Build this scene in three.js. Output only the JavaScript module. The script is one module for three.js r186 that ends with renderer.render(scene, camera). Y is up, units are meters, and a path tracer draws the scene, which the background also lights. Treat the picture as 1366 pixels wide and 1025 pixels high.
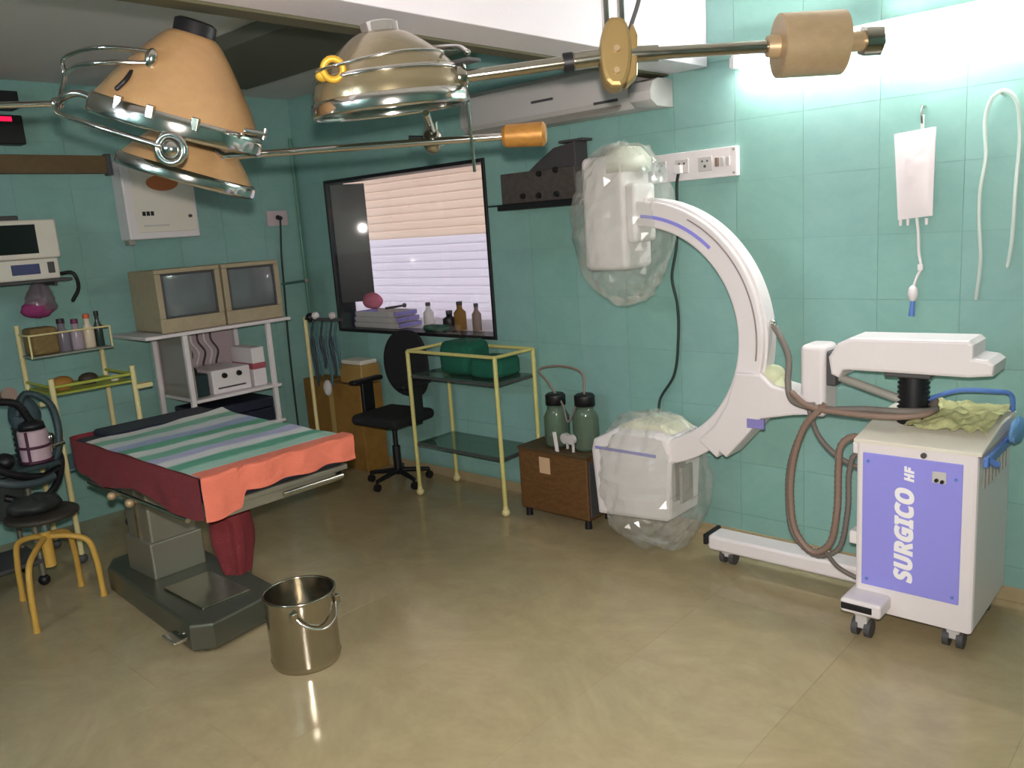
import * as THREE from 'three';
import { RoundedBoxGeometry } from 'three/addons/geometries/RoundedBoxGeometry.js';
import { mergeGeometries, toCreasedNormals } from 'three/addons/utils/BufferGeometryUtils.js';
import { ImprovedNoise } from 'three/addons/math/ImprovedNoise.js';
import { RectAreaLightUniformsLib } from 'three/addons/lights/RectAreaLightUniformsLib.js';
import { FontLoader } from 'three/addons/loaders/FontLoader.js';
import { TextGeometry } from 'three/addons/geometries/TextGeometry.js';

// ------------------------------------------------------------------ camera, light, exposure
const scene = new THREE.Scene();
const renderer = new THREE.WebGLRenderer({ antialias: true });
renderer.toneMapping = THREE.LinearToneMapping;
renderer.toneMappingExposure = 3.0;
renderer.shadowMap.enabled = true;
RectAreaLightUniformsLib.init();

const EYE = new THREE.Vector3(5.2296, 1.6, 3.5183);
const VIEW = new THREE.Vector3(-0.66703, -0.19029, -0.72032);
const UPV = new THREE.Vector3(-0.0778, 0.97934, -0.18668);
const camera = new THREE.PerspectiveCamera(49.96, 1366 / 1025, 0.05, 60);
camera.position.copy(EYE); camera.up.copy(UPV);
camera.lookAt(EYE.clone().add(VIEW));
scene.add(camera);

// overcast daylight outside the hatch window
scene.background = new THREE.Color(0xeef0f6);
scene.backgroundIntensity = 1.08;

// the flash of the camera that took the picture, a hand's breadth above the lens
const flash = new THREE.SpotLight(0xfff4ec, 8.4, 0, 0.95, 0.7, 2);
flash.position.copy(EYE).addScaledVector(UPV, 0.09);
flash.target.position.copy(EYE).addScaledVector(VIEW, 4);
flash.castShadow = true; flash.shadow.radius = 1.2; flash.shadow.mapSize.set(2048, 2048);
scene.add(flash, flash.target);

// ------------------------------------------------------------------ helpers
let seed = 1234567;
const rnd = () => { seed = (seed * 1664525 + 1013904223) >>> 0; return seed / 4294967296; };
const nz = new ImprovedNoise();
const V = (x, y, z) => new THREE.Vector3(x, y, z);
const taken = {};
function numbered(n) { const k = taken[n] = (taken[n] ?? -1) + 1; return k ? n + '_' + String(k).padStart(3, '0') : n; }
const origin = new Map();
function thing(name, label, category, p = [0, 0, 0], group) {
  const o = new THREE.Group(); o.name = numbered(name); o.position.set(...p); origin.set(o, p);
  o.userData = { label, category }; if (group) o.userData.group = group;
  scene.add(o); return o;
}
function structure(name, label) { const o = new THREE.Group(); o.name = name; o.userData = { kind: 'structure', label, category: name.split('_')[0] }; origin.set(o, [0, 0, 0]); scene.add(o); return o; }
function boxUV(g) {
  const p = g.attributes.position, n = g.attributes.normal, uv = new Float32Array(p.count * 2);
  for (let i = 0; i < p.count; i++) {
    const ax = Math.abs(n.getX(i)), ay = Math.abs(n.getY(i)), az = Math.abs(n.getZ(i));
    if (ay >= ax && ay >= az) { uv[2 * i] = p.getX(i); uv[2 * i + 1] = p.getZ(i); }
    else if (ax >= az) { uv[2 * i] = p.getZ(i); uv[2 * i + 1] = p.getY(i); }
    else { uv[2 * i] = p.getX(i); uv[2 * i + 1] = p.getY(i); }
  }
  g.setAttribute('uv', new THREE.BufferAttribute(uv, 2));
}
// geometries are given in room coordinates and moved into the frame of the thing they belong to
function mesh(name, geos, mat, parent, opt = {}) {
  geos = (Array.isArray(geos) ? geos : [geos]).map((g) => {
    g = g.index ? g.toNonIndexed() : g.clone();
    for (const k of Object.keys(g.attributes)) if (!['position', 'normal', 'uv'].includes(k)) g.deleteAttribute(k);
    if (!g.attributes.normal) g.computeVertexNormals();
    if (!g.attributes.uv) g.setAttribute('uv', new THREE.BufferAttribute(new Float32Array(g.attributes.position.count * 2), 2));
    g.morphAttributes = {}; g.clearGroups(); return g;
  });
  let g = geos.length > 1 ? mergeGeometries(geos) : geos[0];
  if (!opt.keepUV) boxUV(g);
  let q = parent; while (q && !origin.has(q)) q = q.parent;
  if (q) { const o = origin.get(q); g.translate(-o[0], -o[1], -o[2]); }
  const m = new THREE.Mesh(g, mat); m.name = name; m.castShadow = m.receiveShadow = true;
  if (opt.label) m.userData.label = opt.label;
  (parent || scene).add(m); return m;
}
function solo(name, geos, mat, label, category, group, opt) {
  const m = mesh(numbered(name), geos, mat, null, opt);
  m.geometry.computeBoundingBox(); const b = m.geometry.boundingBox, c = [(b.min.x + b.max.x) / 2, b.min.y, (b.min.z + b.max.z) / 2];
  m.geometry.translate(-c[0], -c[1], -c[2]); m.position.set(...c);
  m.userData = { label, category }; if (group) m.userData.group = group; origin.set(m, c); return m;
}
function B(x0, x1, y0, y1, z0, z1, r = 0.004) {
  const w = x1 - x0, h = y1 - y0, d = z1 - z0;
  const g = r > 0 ? new RoundedBoxGeometry(w, h, d, 2, Math.min(r, w / 2.05, h / 2.05, d / 2.05)) : new THREE.BoxGeometry(w, h, d);
  g.translate((x0 + x1) / 2, (y0 + y1) / 2, (z0 + z1) / 2); return g;
}
const up = V(0, 1, 0);
function C(a, b, r0, r1 = r0, seg = 20, open = false) {
  const A = V(...a), D = V(...b).sub(A), l = D.length();
  const g = new THREE.CylinderGeometry(r1, r0, l, seg, 1, open); g.translate(0, l / 2, 0);
  g.applyQuaternion(new THREE.Quaternion().setFromUnitVectors(up, D.normalize())); g.translate(...a); return g;
}
function T(pts, r, seg = 40, rad = 8, closed = false) {   // swept tube with rounded ends
  const g = new THREE.TubeGeometry(new THREE.CatmullRomCurve3(pts.map((p) => V(...p)), closed, 'centripetal'), seg, r, rad, closed).toNonIndexed();
  const ends = [pts[0], pts[pts.length - 1]].map((q) => { const s = new THREE.SphereGeometry(r * 0.995, 8, 6).toNonIndexed(); s.translate(...q); return s; });
  return mergeGeometries([g, ...ends]);
}
function S(x, y, z, r, sx = 1, sy = 1, sz = 1, seg = 20) { const g = new THREE.SphereGeometry(r, seg, Math.round(seg * 0.7)); g.scale(sx, sy, sz); g.translate(x, y, z); return g; }
function L(prof, x, y, z, seg = 40) { const g = new THREE.LatheGeometry(prof.map((p) => new THREE.Vector2(p[0], p[1])), seg); g.translate(x, y, z); return g; }
// polygon in the x-y plane, thickness from z0 to z1
function X(pts, z0, z1, bev = 0.006, holes = []) {
  const s = new THREE.Shape(pts.map((p) => new THREE.Vector2(p[0], p[1])));
  const g = new THREE.ExtrudeGeometry(s, { depth: z1 - z0 - 2 * bev, bevelEnabled: bev > 0, bevelThickness: bev, bevelSize: bev, bevelOffset: -bev, bevelSegments: 2, curveSegments: 24 });
  g.translate(0, 0, z0 + bev); return g;
}
function sector(cx, cy, r0, r1, a0, a1, n = 48) {
  const p = []; for (let i = 0; i <= n; i++) { const a = (a0 + (a1 - a0) * i / n) * Math.PI / 180; p.push([cx + r1 * Math.cos(a), cy + r1 * Math.sin(a)]); }
  for (let i = n; i >= 0; i--) { const a = (a0 + (a1 - a0) * i / n) * Math.PI / 180; p.push([cx + r0 * Math.cos(a), cy + r0 * Math.sin(a)]); } return p;
}
function grid(nu, nv, f) {       // surface from f(u, v) -> [x, y, z]
  const g = new THREE.PlaneGeometry(1, 1, nu, nv), p = g.attributes.position;
  for (let j = 0; j <= nv; j++) for (let i = 0; i <= nu; i++) p.setXYZ(j * (nu + 1) + i, ...f(i / nu, j / nv));
  g.computeVertexNormals(); return g;
}
// helical/corrugated hose: a tube with ring ridges
function hose(pts, r, seg = 120) {
  const cu = new THREE.CatmullRomCurve3(pts.map((p) => V(...p)), false, 'centripetal'), g = new THREE.TubeGeometry(cu, seg, r, 10), p = g.attributes.position;
  for (let i = 0; i <= seg; i++) { const c = cu.getPointAt(i / seg), k = i % 2 ? 0.86 : 1.05; for (let j = 0; j <= 10; j++) { const n = i * 11 + j; p.setXYZ(n, c.x + (p.getX(n) - c.x) * k, c.y + (p.getY(n) - c.y) * k, c.z + (p.getZ(n) - c.z) * k); } }
  g.computeVertexNormals(); return g;
}

// ------------------------------------------------------------------ textures and materials
function tex(w, h, fn, srgb = true, rep = 1) {
  const d = new Uint8Array(w * h * 4);
  for (let y = 0; y < h; y++) for (let x = 0; x < w; x++) { const c = fn(x / w, y / h), o = (y * w + x) * 4; d[o] = Math.max(0, Math.min(255, c[0])); d[o + 1] = Math.max(0, Math.min(255, c[1])); d[o + 2] = Math.max(0, Math.min(255, c[2])); d[o + 3] = 255; }
  const t = new THREE.DataTexture(d, w, h); t.wrapS = t.wrapT = THREE.RepeatWrapping; t.magFilter = THREE.LinearFilter; t.minFilter = THREE.LinearMipmapLinearFilter; t.generateMipmaps = true;
  if (srgb) t.colorSpace = THREE.SRGBColorSpace; t.repeat.set(rep, rep); t.needsUpdate = true; return t;
}
// noise that tiles over the unit square
function tn(u, v, f, s = 0) { const a = u * 2 * Math.PI, b = v * 2 * Math.PI, k = f / (2 * Math.PI); return nz.noise(Math.cos(a) * k + s, Math.sin(a) * k + Math.cos(b) * k * 1.3 + s, Math.sin(b) * k * 1.3 + s * 2); }
const mottle = (r, g, b, a, f) => (u, v) => { const n = tn(u, v, f) * a + tn(u, v, f * 3.1, 4) * a * 0.6 + tn(u, v, f * 9, 9) * a * 0.4; return [r + n, g + n, b + n * 0.8]; };
const hex = (h) => [(h >> 16) & 255, (h >> 8) & 255, h & 255];
const mott = (h, a, f, rep) => tex(256, 256, mottle(...hex(h), a, f), true, rep);
const std = (color, roughness, metalness = 0, x = {}) => new THREE.MeshStandardMaterial({ color, roughness, metalness, ...x });
const phy = (color, roughness, x = {}) => new THREE.MeshPhysicalMaterial({ color, roughness, ...x });
const bumpFine = tex(128, 128, (u, v) => { const n = 128 + tn(u, v, 20) * 90 + tn(u, v, 50, 3) * 60; return [n, n, n]; }, false, 6);
const floorMap = mott(0xac9d7c, 7, 12, 0.83), tileMap = mott(0x8ab4ad, 5, 6, 1.1);
const woodMap = tex(256, 256, (u, v) => { const n = Math.sin((v * 26 + tn(u, v, 4) * 3) * Math.PI) * 4 + tn(u, v * 1, 30) * 12; return [104 + n, 72 + n * 0.8, 40 + n * 0.5]; }, true, 2);
const M = {
  tile: [0xffffff, 0xfafdfb, 0xfdfbfd, 0xf8fbf9].map((c) => phy(c, 0.42, { map: tileMap, specularIntensity: 0.5 })),
  grout: std(0x7da098, 0.9), wall: phy(0xffffff, 0.5, { map: tileMap }),
  ceil: std(0xd2d2d2, 0.9, 0, { bumpMap: bumpFine, bumpScale: 0.0008 }), beam: std(0xe9e3ea, 0.8, 0, { bumpMap: bumpFine, bumpScale: 0.0006 }), olive: std(0x5c5a44, 0.8), shadedBeam: std(0x55584a, 0.85),
  floor: [0xffffff, 0xfbfaf7, 0xfdfcf8].map((c) => phy(c, 0.13, { map: floorMap, specularIntensity: 0.6 })), floorGrout: std(0x857a62, 0.9),
  black: std(0x15151a, 0.45), blackGloss: phy(0x1c181c, 0.3, { clearcoat: 0.45, clearcoatRoughness: 0.03, specularIntensity: 0.3 }), blackSoft: std(0x17171b, 0.85),
  white: std(0xe6e0e2, 0.45), whiteWarm: std(0xe2ddd0, 0.5), grey: std(0x9a978f, 0.5), dgrey: std(0x4a4a4c, 0.55), lgrey: std(0xc6c2c0, 0.5),
  chrome: std(0xd8d6d2, 0.14, 1), steel: std(0xb6b1a4, 0.25, 1, { roughnessMap: tex(128, 128, (u, v) => { const n = 190 + tn(u, v, 12) * 60; return [n, n, n]; }, false, 3) }), brushed: std(0x9a988a, 0.42, 0.7),
  enamelTan: phy(0xb8966e, 0.32, { map: mott(0xf2ece2, 10, 5, 3), clearcoat: 0.4, clearcoatRoughness: 0.2 }), enamelOlive: phy(0x93876a, 0.24, { clearcoat: 0.5, clearcoatRoughness: 0.12, metalness: 0.6 }), brass: std(0xc2ae90, 0.38, 0.4, { map: mott(0xf2ebe0, 7, 5, 9) }), bronze: std(0xa9905f, 0.4, 0.55),
  yellow: std(0xcfc77e, 0.5), stoolYellow: std(0xd2a84f, 0.45), cream: std(0xded29a, 0.5), green: std(0x0f5a47, 0.9, 0, { bumpMap: bumpFine, bumpScale: 0.002 }), navy: phy(0x1c1f33, 0.5, {}), 
  glass: phy(0xffffff, 0.03, { transmission: 1, thickness: 0, ior: 1.45 }), greenGlass: phy(0xa9c9bd, 0.05, { transmission: 0.85, thickness: 0, ior: 1.5 }),
  film: phy(0xf7f8f6, 0.17, { transmission: 0.86, thickness: 0, ior: 1.45, side: THREE.DoubleSide }),
  tubing: phy(0xeaf4f0, 0.2, { transmission: 0.45, thickness: 0 }), rubber: std(0x77706a, 0.6), rubberBrown: std(0x8a7468, 0.55), cable: std(0x20302c, 0.6),
  wood: std(0xffffff, 0.5, 0, { map: woodMap }), carton: std(0x9a7636, 0.8, 0, { map: mott(0xf0e8dc, 16, 6, 2) }),
  blue: phy(0x9694ec, 0.35, { clearcoat: 0.3 }), blueRail: std(0x5c80c8, 0.4), lilac: std(0x8c86c8, 0.5),
  crt: std(0xb3a88e, 0.55, 0, { map: mott(0xf4f0ea, 8, 6, 3) }), screen: phy(0x6c7476, 0.12, { clearcoat: 1, clearcoatRoughness: 0.04 }), screenDark: phy(0x0d1512, 0.15, {}),
  maroon: std(0x70242b, 0.92, 0, { side: THREE.DoubleSide, bumpMap: bumpFine, bumpScale: 0.002 }), orange: std(0xd0705a, 0.92, 0, { side: THREE.DoubleSide, bumpMap: bumpFine, bumpScale: 0.002 }),
};
const stripes = tex(512, 64, (u, v) => {
  const cols = [[205, 205, 200], [120, 170, 145], [190, 196, 196], [150, 160, 190], [90, 155, 125], [200, 205, 200], [110, 165, 140], [165, 165, 195], [205, 205, 205], [85, 150, 125], [150, 185, 170], [210, 205, 205]];
  const t = u * 12 + tn(u, v, 3) * 0.25, i = Math.floor(t) % 12, f = t - Math.floor(t), a = cols[(i + 12) % 12], b = cols[(i + 1) % 12], k = Math.max(0, Math.min(1, (f - 0.7) / 0.3)), n = tn(u, v, 40) * 10;
  return [0, 1, 2].map((q) => a[q] * (1 - k) + b[q] * k + n);
});
const sheetMat = std(0xffffff, 0.95, 0, { map: stripes, side: THREE.DoubleSide, bumpMap: bumpFine, bumpScale: 0.001 });

// ------------------------------------------------------------------ room shell
const CEIL = 2.57, RX = 6.6, RZ = 5.0, WX0 = 0.33, WX1 = 1.88, WY0 = 0.93, WY1 = 1.98;
{
  const fl = structure('floor', 'polished beige stone tile floor');
  mesh('screed', B(-0.2, RX + 0.2, -0.2, -0.0015, -0.2, RZ + 0.2, 0), M.floorGrout, fl);
  const s = 0.6, gp = 0.0004; let k = 0;
  for (let i = 0; i < 11; i++) for (let j = 0; j < 9; j++) { const x = i * s, z = j * s, g = B(x + gp, Math.min(x + s, RX) - gp, -0.012, 0, z + gp, Math.min(z + s, RZ) - gp, 0); if (z < RZ && x < RX) mesh('tile', g, M.floor[(i * 7 + j * 5 + k++) % 3], fl); }
  const ce = structure('ceiling', 'grey painted ceiling'); mesh('slab', B(-0.2, RX + 0.2, CEIL, CEIL + 0.2, -0.2, RZ + 0.2, 0), M.ceil, ce);
  const wr = structure('wall_right', 'teal tiled wall with the hatch window'), th = -0.16, f = -0.003;
  mesh('backing', [B(-0.2, WX0, 0, CEIL, th, f, 0), B(WX1, RX + 0.2, 0, CEIL, th, f, 0), B(WX0, WX1, 0, WY0, th, f, 0), B(WX0, WX1, WY1, CEIL, th, f, 0)], M.grout, wr);
  const xs = [0]; for (let i = 0; i <= 15; i++) xs.push(+(WX0 + 0.31 * i).toFixed(4));
  const ys = [0]; for (let k = -3; k <= 5; k++) ys.push(+(WY0 + 0.2625 * k).toFixed(4)); ys.push(CEIL);
  const g2 = 0.0007; let q = 0;
  for (let i = 0; i < xs.length - 1; i++) for (let j = 0; j < ys.length - 1; j++) {
    const mx = (xs[i] + xs[i + 1]) / 2, my = (ys[j] + ys[j + 1]) / 2;
    if (mx > WX0 && mx < WX1 && my > WY0 && my < WY1) continue;
    mesh('tile', B(xs[i] + g2, xs[i + 1] - g2, ys[j] + g2, ys[j + 1] - g2, f, 0, 0), M.tile[(i * 5 + j * 3 + (q++ % 2)) % 4], wr);
  }
  mesh('plain_tiling', B(xs[xs.length - 1] + g2, RX, 0, CEIL, f, 0, 0), M.wall, wr);
  const wl = structure('wall_left', 'teal tiled wall behind the monitors');
  mesh('backing', B(-0.2, f, 0, CEIL, -0.16, RZ + 0.2, 0), M.grout, wl);
  const zs = [0]; for (let i = 1; i <= 8; i++) zs.push(i * 0.31);
  for (let i = 0; i < zs.length - 1; i++) for (let j = 0; j < ys.length - 1; j++) mesh('tile', B(f, 0, ys[j] + g2, ys[j + 1] - g2, zs[i] + g2, zs[i + 1] - g2, 0), M.tile[(i * 3 + j * 5 + (q++ % 2)) % 4], wl);
  mesh('plain_tiling', B(f, 0, 0, CEIL, zs[8] + g2, RZ, 0), M.wall, wl);
  const wf = structure('wall_front', 'plain teal wall behind the camera'); mesh('wall_body', B(-0.2, RX + 0.2, 0, CEIL, RZ, RZ + 0.15, 0), M.wall, wf);
  const we = structure('wall_end', 'plain teal end wall'); mesh('wall_body', B(RX, RX + 0.15, 0, CEIL, -0.16, RZ + 0.15, 0), M.wall, we);
  const br = structure('baseboard_right', 'beige stone skirting along the tiled wall'); mesh('skirting', B(0.0, RX, 0.0005, 0.06, 0.0002, 0.010, 0.002), M.floor[0], br);
  const b1 = structure('trim_1', 'white ceiling beam'); mesh('beam', B(3.1, 3.3, 2.23, CEIL - 0.001, 0.0005, RZ - 0.001, 0.004), M.beam, b1); mesh('beam_edge', B(3.02, 3.0995, 2.222, CEIL - 0.001, 0.0005, RZ - 0.001, 0.003), M.olive, b1, { label: 'olive painted edge of the beam' });
  const b2 = structure('trim_2', 'dark olive cross beam under the ceiling, underside shade put into its colour'); mesh('beam', B(0.6, 3.019, 2.50, CEIL - 0.001, 0.68, 1.32, 0.004), M.shadedBeam, b2);  // shade under the beam is painted in as its dark olive colour
}
// hatch window: black frame, glass, dark leaf folded in, deep sill, slatted blind
{
  const w = structure('window_1', 'wide black framed hatch window with a slatted blind behind the glass');
  const fr = 0.022, d = -0.14;
  mesh('frame', [B(WX0, WX0 + fr, WY0, WY1, d, 0.012), B(WX1 - fr, WX1, WY0, WY1, d, 0.012), B(WX0 + fr, WX1 - fr, WY1 - fr, WY1, d, 0.012), B(WX0 + fr, WX1 - fr, WY0, WY0 + fr, d, 0.012)], M.black, w);
  mesh('sill', B(-0.3, 2.0, 0.88, 0.952, -0.75, -0.161, 0.003), M.lgrey, w);
  mesh('reveal', [B(-0.34, -0.3, 0.88, 2.1, -0.75, -0.161, 0), B(2.0, 2.04, 0.88, 2.1, -0.75, -0.161, 0), B(-0.34, 2.04, 2.1, 2.14, -0.75, -0.161, 0)], M.white, w);
  mesh('leaf', (() => { const g = B(0, 0.235, 1.13, WY1 - 0.03, -0.006, 0.006, 0.002); g.rotateY(0.9106); g.translate(WX0 + 0.03, 0, -0.02); return g; })(), M.blackGloss, w, { label: 'dark glossy window leaf folded inward' });
  mesh('pane', B(WX0 + fr, WX1 - fr, WY0 + fr, WY1 - fr, 0.004, 0.007, 0), M.glass, w);
  const tan = phy(0xf0e2d8, 0.9, { transmission: 0.5, thickness: 0 }), pale = phy(0xe9e4ea, 0.9, { transmission: 0.55, thickness: 0 });
  const n = 19, y0 = 0.95, y1 = 2.09, h = (y1 - y0) / n;
  for (let i = 0; i < n; i++) { const g = B(-0.29, 1.99, -h * 0.53, h * 0.53, -0.0015, 0.0015, 0); g.rotateX(-0.12); g.translate(0, y0 + h * (i + 0.5), -0.62); mesh('slat', g, y0 + h * i > 1.5 ? tan : pale, w); }
}
// ------------------------------------------------------------------ fluorescent tube on the tiled wall
{
  const t = thing('tube_light', 'lit white fluorescent tube on a batten high on the tiled wall', 'tube light', [4.06, 2.19, 0]);
  mesh('batten', B(3.44, 4.68, 2.225, 2.265, 0.0005, 0.05), M.white, t);
  for (const x of [3.45, 4.65]) mesh('lamp_holder', B(x, x + 0.022, 2.19, 2.235, 0.02, 0.085), M.white, t);
  mesh('tube', C([3.473, 2.207, 0.066], [4.65, 2.207, 0.066], 0.013), std(0xffffff, 0.4, 0, { emissive: 0xfffaf6, emissiveIntensity: 30 }), t);
  const l = new THREE.RectAreaLight(0xfffaf6, 47, 1.17, 0.03); l.position.set(0, 0.01, 0.088); l.lookAt(l.position.clone().add(V(4.06, 2.19, 0)).add(V(0, -0.5, 1))); t.add(l);
}
{
  const t = thing('tube_light', 'unseen white fluorescent tube on the wall behind the camera, placed to light the whole room', 'tube light', [3.0, 2.3, RZ]);  // unseen tube, out of view, placed to brighten ceiling, left wall and floor
  mesh('batten', B(2.38, 3.62, 2.345, 2.385, RZ - 0.05, RZ - 0.0005), M.white, t);
  for (const x of [2.39, 3.59]) mesh('lamp_holder', B(x, x + 0.022, 2.31, 2.355, RZ - 0.085, RZ - 0.02), M.white, t);
  mesh('tube', C([2.413, 2.327, RZ - 0.066], [3.59, 2.327, RZ - 0.066], 0.013), std(0xffffff, 0.4, 0, { emissive: 0xf2f4ff, emissiveIntensity: 82 }), t);
  const l = new THREE.RectAreaLight(0xf2f4ff, 165, 1.17, 0.03); l.position.set(0, 0.02, -0.088); l.lookAt(3.0, 2.32 - 0.5, RZ - 1.088); t.add(l);
}
// ------------------------------------------------------------------ air conditioner
{
  const t = thing('air_conditioner', 'off-white split air conditioner high on the wall above the hatch window', 'air conditioner', [2.45, 2.08, 0]);
  const prof = [[0, 2.31], [0.12, 2.31], [0.17, 2.28], [0.195, 2.2], [0.19, 2.13], [0.14, 2.085], [0.05, 2.08], [0, 2.085]];
  const side = (x0, x1, s = 1) => { const g = X(prof.map(([z, y]) => [z, 2.08 + (y - 2.08) * s]), 0, x1 - x0, 0.006); g.rotateY(-Math.PI / 2); g.scale(-1, 1, 1); const p = g.attributes.position, id = g; for (let i = 0; i < p.count; i += 3) { const a = [p.getX(i), p.getY(i), p.getZ(i)]; p.setXYZ(i, p.getX(i + 2), p.getY(i + 2), p.getZ(i + 2)); p.setXYZ(i + 2, ...a); } id.computeVertexNormals(); return toCreasedNormals(id, 0.6); };
  const put = (g, x) => { g.computeBoundingBox(); g.translate(x - g.boundingBox.min.x, 0, 0.001 - g.boundingBox.min.z); return g; };
  mesh('body', put(side(1.9, 3.0), 1.9), M.lgrey, t); mesh('end_cap', put(side(3.002, 3.12, 0.55), 3.0025), M.lgrey, t);
  mesh('louvre', (() => { const g = B(-0.5, 0.5, -0.006, 0.006, -0.02, 0.02, 0.002); g.rotateX(0.75); g.translate(2.44, 2.1, 0.172); return g; })(), M.grey, t);
  mesh('display_slot', B(2.42, 2.56, 2.185, 2.197, 0.19, 0.2005, 0.001), M.dgrey, t); mesh('display_slot', B(2.8, 2.94, 2.125, 2.137, 0.18, 0.192, 0.001), M.dgrey, t);
}
// ------------------------------------------------------------------ sockets, conduits, wall box and boards
{
  const t = thing('switchboard', 'long white electrical switchboard with sockets behind the plastic covered scanner head', 'switchboard', [3.2, 1.74, 0]);
  mesh('plate', B(2.93, 3.45, 1.742, 1.872, 0.0005, 0.03, 0.004), M.white, t);
  for (const x of [3.02, 3.14, 3.26]) { const s = mesh('socket', B(x, x + 0.07, 1.775, 1.84, 0.028, 0.036, 0.003), M.lgrey, t); mesh('pin_hole', [C([x + 0.022, 1.82, 0.034], [x + 0.022, 1.82, 0.0375], 0.005, 0.005, 8), C([x + 0.048, 1.82, 0.034], [x + 0.048, 1.82, 0.0375], 0.005, 0.005, 8), C([x + 0.035, 1.797, 0.034], [x + 0.035, 1.797, 0.0375], 0.007, 0.007, 8)], M.dgrey, s); }
  for (const [x, c] of [[3.345, M.rubberBrown], [3.372, M.lgrey], [3.4, M.lgrey]]) mesh('switch', B(x, x + 0.018, 1.79, 1.83, 0.028, 0.038, 0.003), c, t);
  for (const [x, y] of [[2.945, 1.757], [3.435, 1.757], [3.435, 1.858]]) mesh('screw', C([x, y, 0.028], [x, y, 0.032], 0.006, 0.006, 10), M.grey, t);
  const c = thing('extension_lead', 'dark green mains lead hanging down the tiled wall from the switchboard', 'lead', [3.1, 0.5, 0]);
  mesh('plug', B(3.145, 3.185, 1.775, 1.815, 0.038, 0.065, 0.006), M.white, c);
  mesh('cable', T([[3.165, 1.776, 0.05], [3.15, 1.74, 0.04], [3.135, 1.6, 0.02], [3.125, 1.44, 0.02], [3.095, 1.29, 0.02], [3.12, 1.16, 0.02], [3.12, 1.0, 0.02], [3.09, 0.81, 0.02], [3.01, 0.68, 0.03], [3.01, 0.6, 0.05]], 0.007, 80), M.cable, c);

  const s = thing('wall_socket', 'small pinkish wall socket with a black plug beside the right-hand monitor', 'socket', [0, 1.7, 0.2]);
  mesh('plate', B(0.0005, 0.022, 1.7, 1.805, 0.125, 0.285, 0.004), std(0xc9b7bd, 0.5), s); mesh('plug', C([0.022, 1.757, 0.205], [0.06, 1.75, 0.205], 0.018, 0.014, 14), M.black, s);
  mesh('cord', T([[0.05, 1.745, 0.205], [0.045, 1.7, 0.205], [0.02, 1.5, 0.21], [0.016, 1.2, 0.22], [0.016, 0.9, 0.235], [0.016, 0.5, 0.24], [0.016, 0.16, 0.24]], 0.007, 60), M.cable, s);
  const p = thing('gas_pipe', 'thin teal painted pipe running from the wall into the corner', 'pipe', [0.02, 0.1, 0.1]);
  mesh('pipe', [T([[0.02, 1.29, 0.23], [0.02, 1.295, 0.03]], 0.009, 6), ], std(0x456b60, 0.5), p); mesh('riser', C([0.02, 0.1, 0.03], [0.02, 2.3, 0.03], 0.012, 0.012, 12), std(0x5f9181, 0.5), p); mesh('valve', S(0.022, 1.295, 0.03, 0.018), M.grey, p);
  
  const v = thing('stabilizer_box', 'white wall-mounted voltage box with an orange oval above three dark digits', 'stabilizer box', [0, 1.65, 1.08]);
  mesh('case', B(0.0005, 0.14, 1.66, 2.13, 0.86, 1.31, 0.01), M.white, v); mesh('cover', B(0.138, 0.15, 1.7, 2.11, 0.88, 1.26, 0.006), M.whiteWarm, v);
  const ov = (() => { const g = new THREE.CylinderGeometry(0.5, 0.5, 0.004, 32); g.rotateZ(Math.PI / 2); g.scale(1, 0.095, 0.2); g.translate(0.152, 1.995, 1.07); return g; })();
  mesh('oval_emblem', ov, std(0xc0703a, 0.5), v, { label: 'orange oval emblem' });
  for (let i = 0; i < 3; i++) mesh('digit_window', B(0.149, 0.153, 1.80, 1.826, 1.2 - i * 0.026, 1.22 - i * 0.026, 0.001), M.black, v);
  mesh('knob', C([0.149, 1.79, 0.92], [0.165, 1.79, 0.92], 0.01), M.dgrey, v); mesh('cable_gland', B(0.03, 0.09, 1.63, 1.662, 1.26, 1.3, 0.004), M.grey, v);
  mesh('name_strip', B(0.149, 0.1515, 1.735, 1.745, 1.06, 1.22, 0.0005), M.lgrey, v);

  const r = thing('wooden_rail', 'brown wooden rail fixed along the teal wall beside the voltage box', 'rail', [0, 2.06, 1.8]);
  mesh('board', B(0.0005, 0.05, 2.062, 2.165, 1.32, 2.9, 0.004), std(0x6d5a3c, 0.6, 0, { map: mott(0xeee6da, 14, 9, 2) }), r); mesh('end_bracket', B(0.0005, 0.058, 2.05, 2.175, 1.315, 1.345, 0.003), M.dgrey, r);
  const k = thing('digital_clock', 'black wall display box with a glowing red strip', 'digital clock', [0, 2.21, 1.9]);
  mesh('case', B(0.0005, 0.09, 2.215, 2.37, 1.775, 2.35, 0.008), M.black, k); mesh('red_strip', B(0.088, 0.094, 2.335, 2.36, 1.83, 2.3, 0.002), std(0x7a0f2a, 0.4, 0, { emissive: 0xd01440, emissiveIntensity: 0.6 }), k, { label: 'glowing red strip' }); mesh('hood', B(0.0005, 0.13, 2.4, 2.49, 1.79, 2.35, 0.006), M.black, k);
  const rl = new THREE.RectAreaLight(0xd01440, 0.3, 0.45, 0.02); rl.position.set(0.097, 0.137, 0.165); rl.lookAt(V(2, 2.34, 2.065)); k.add(rl);
}
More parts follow.
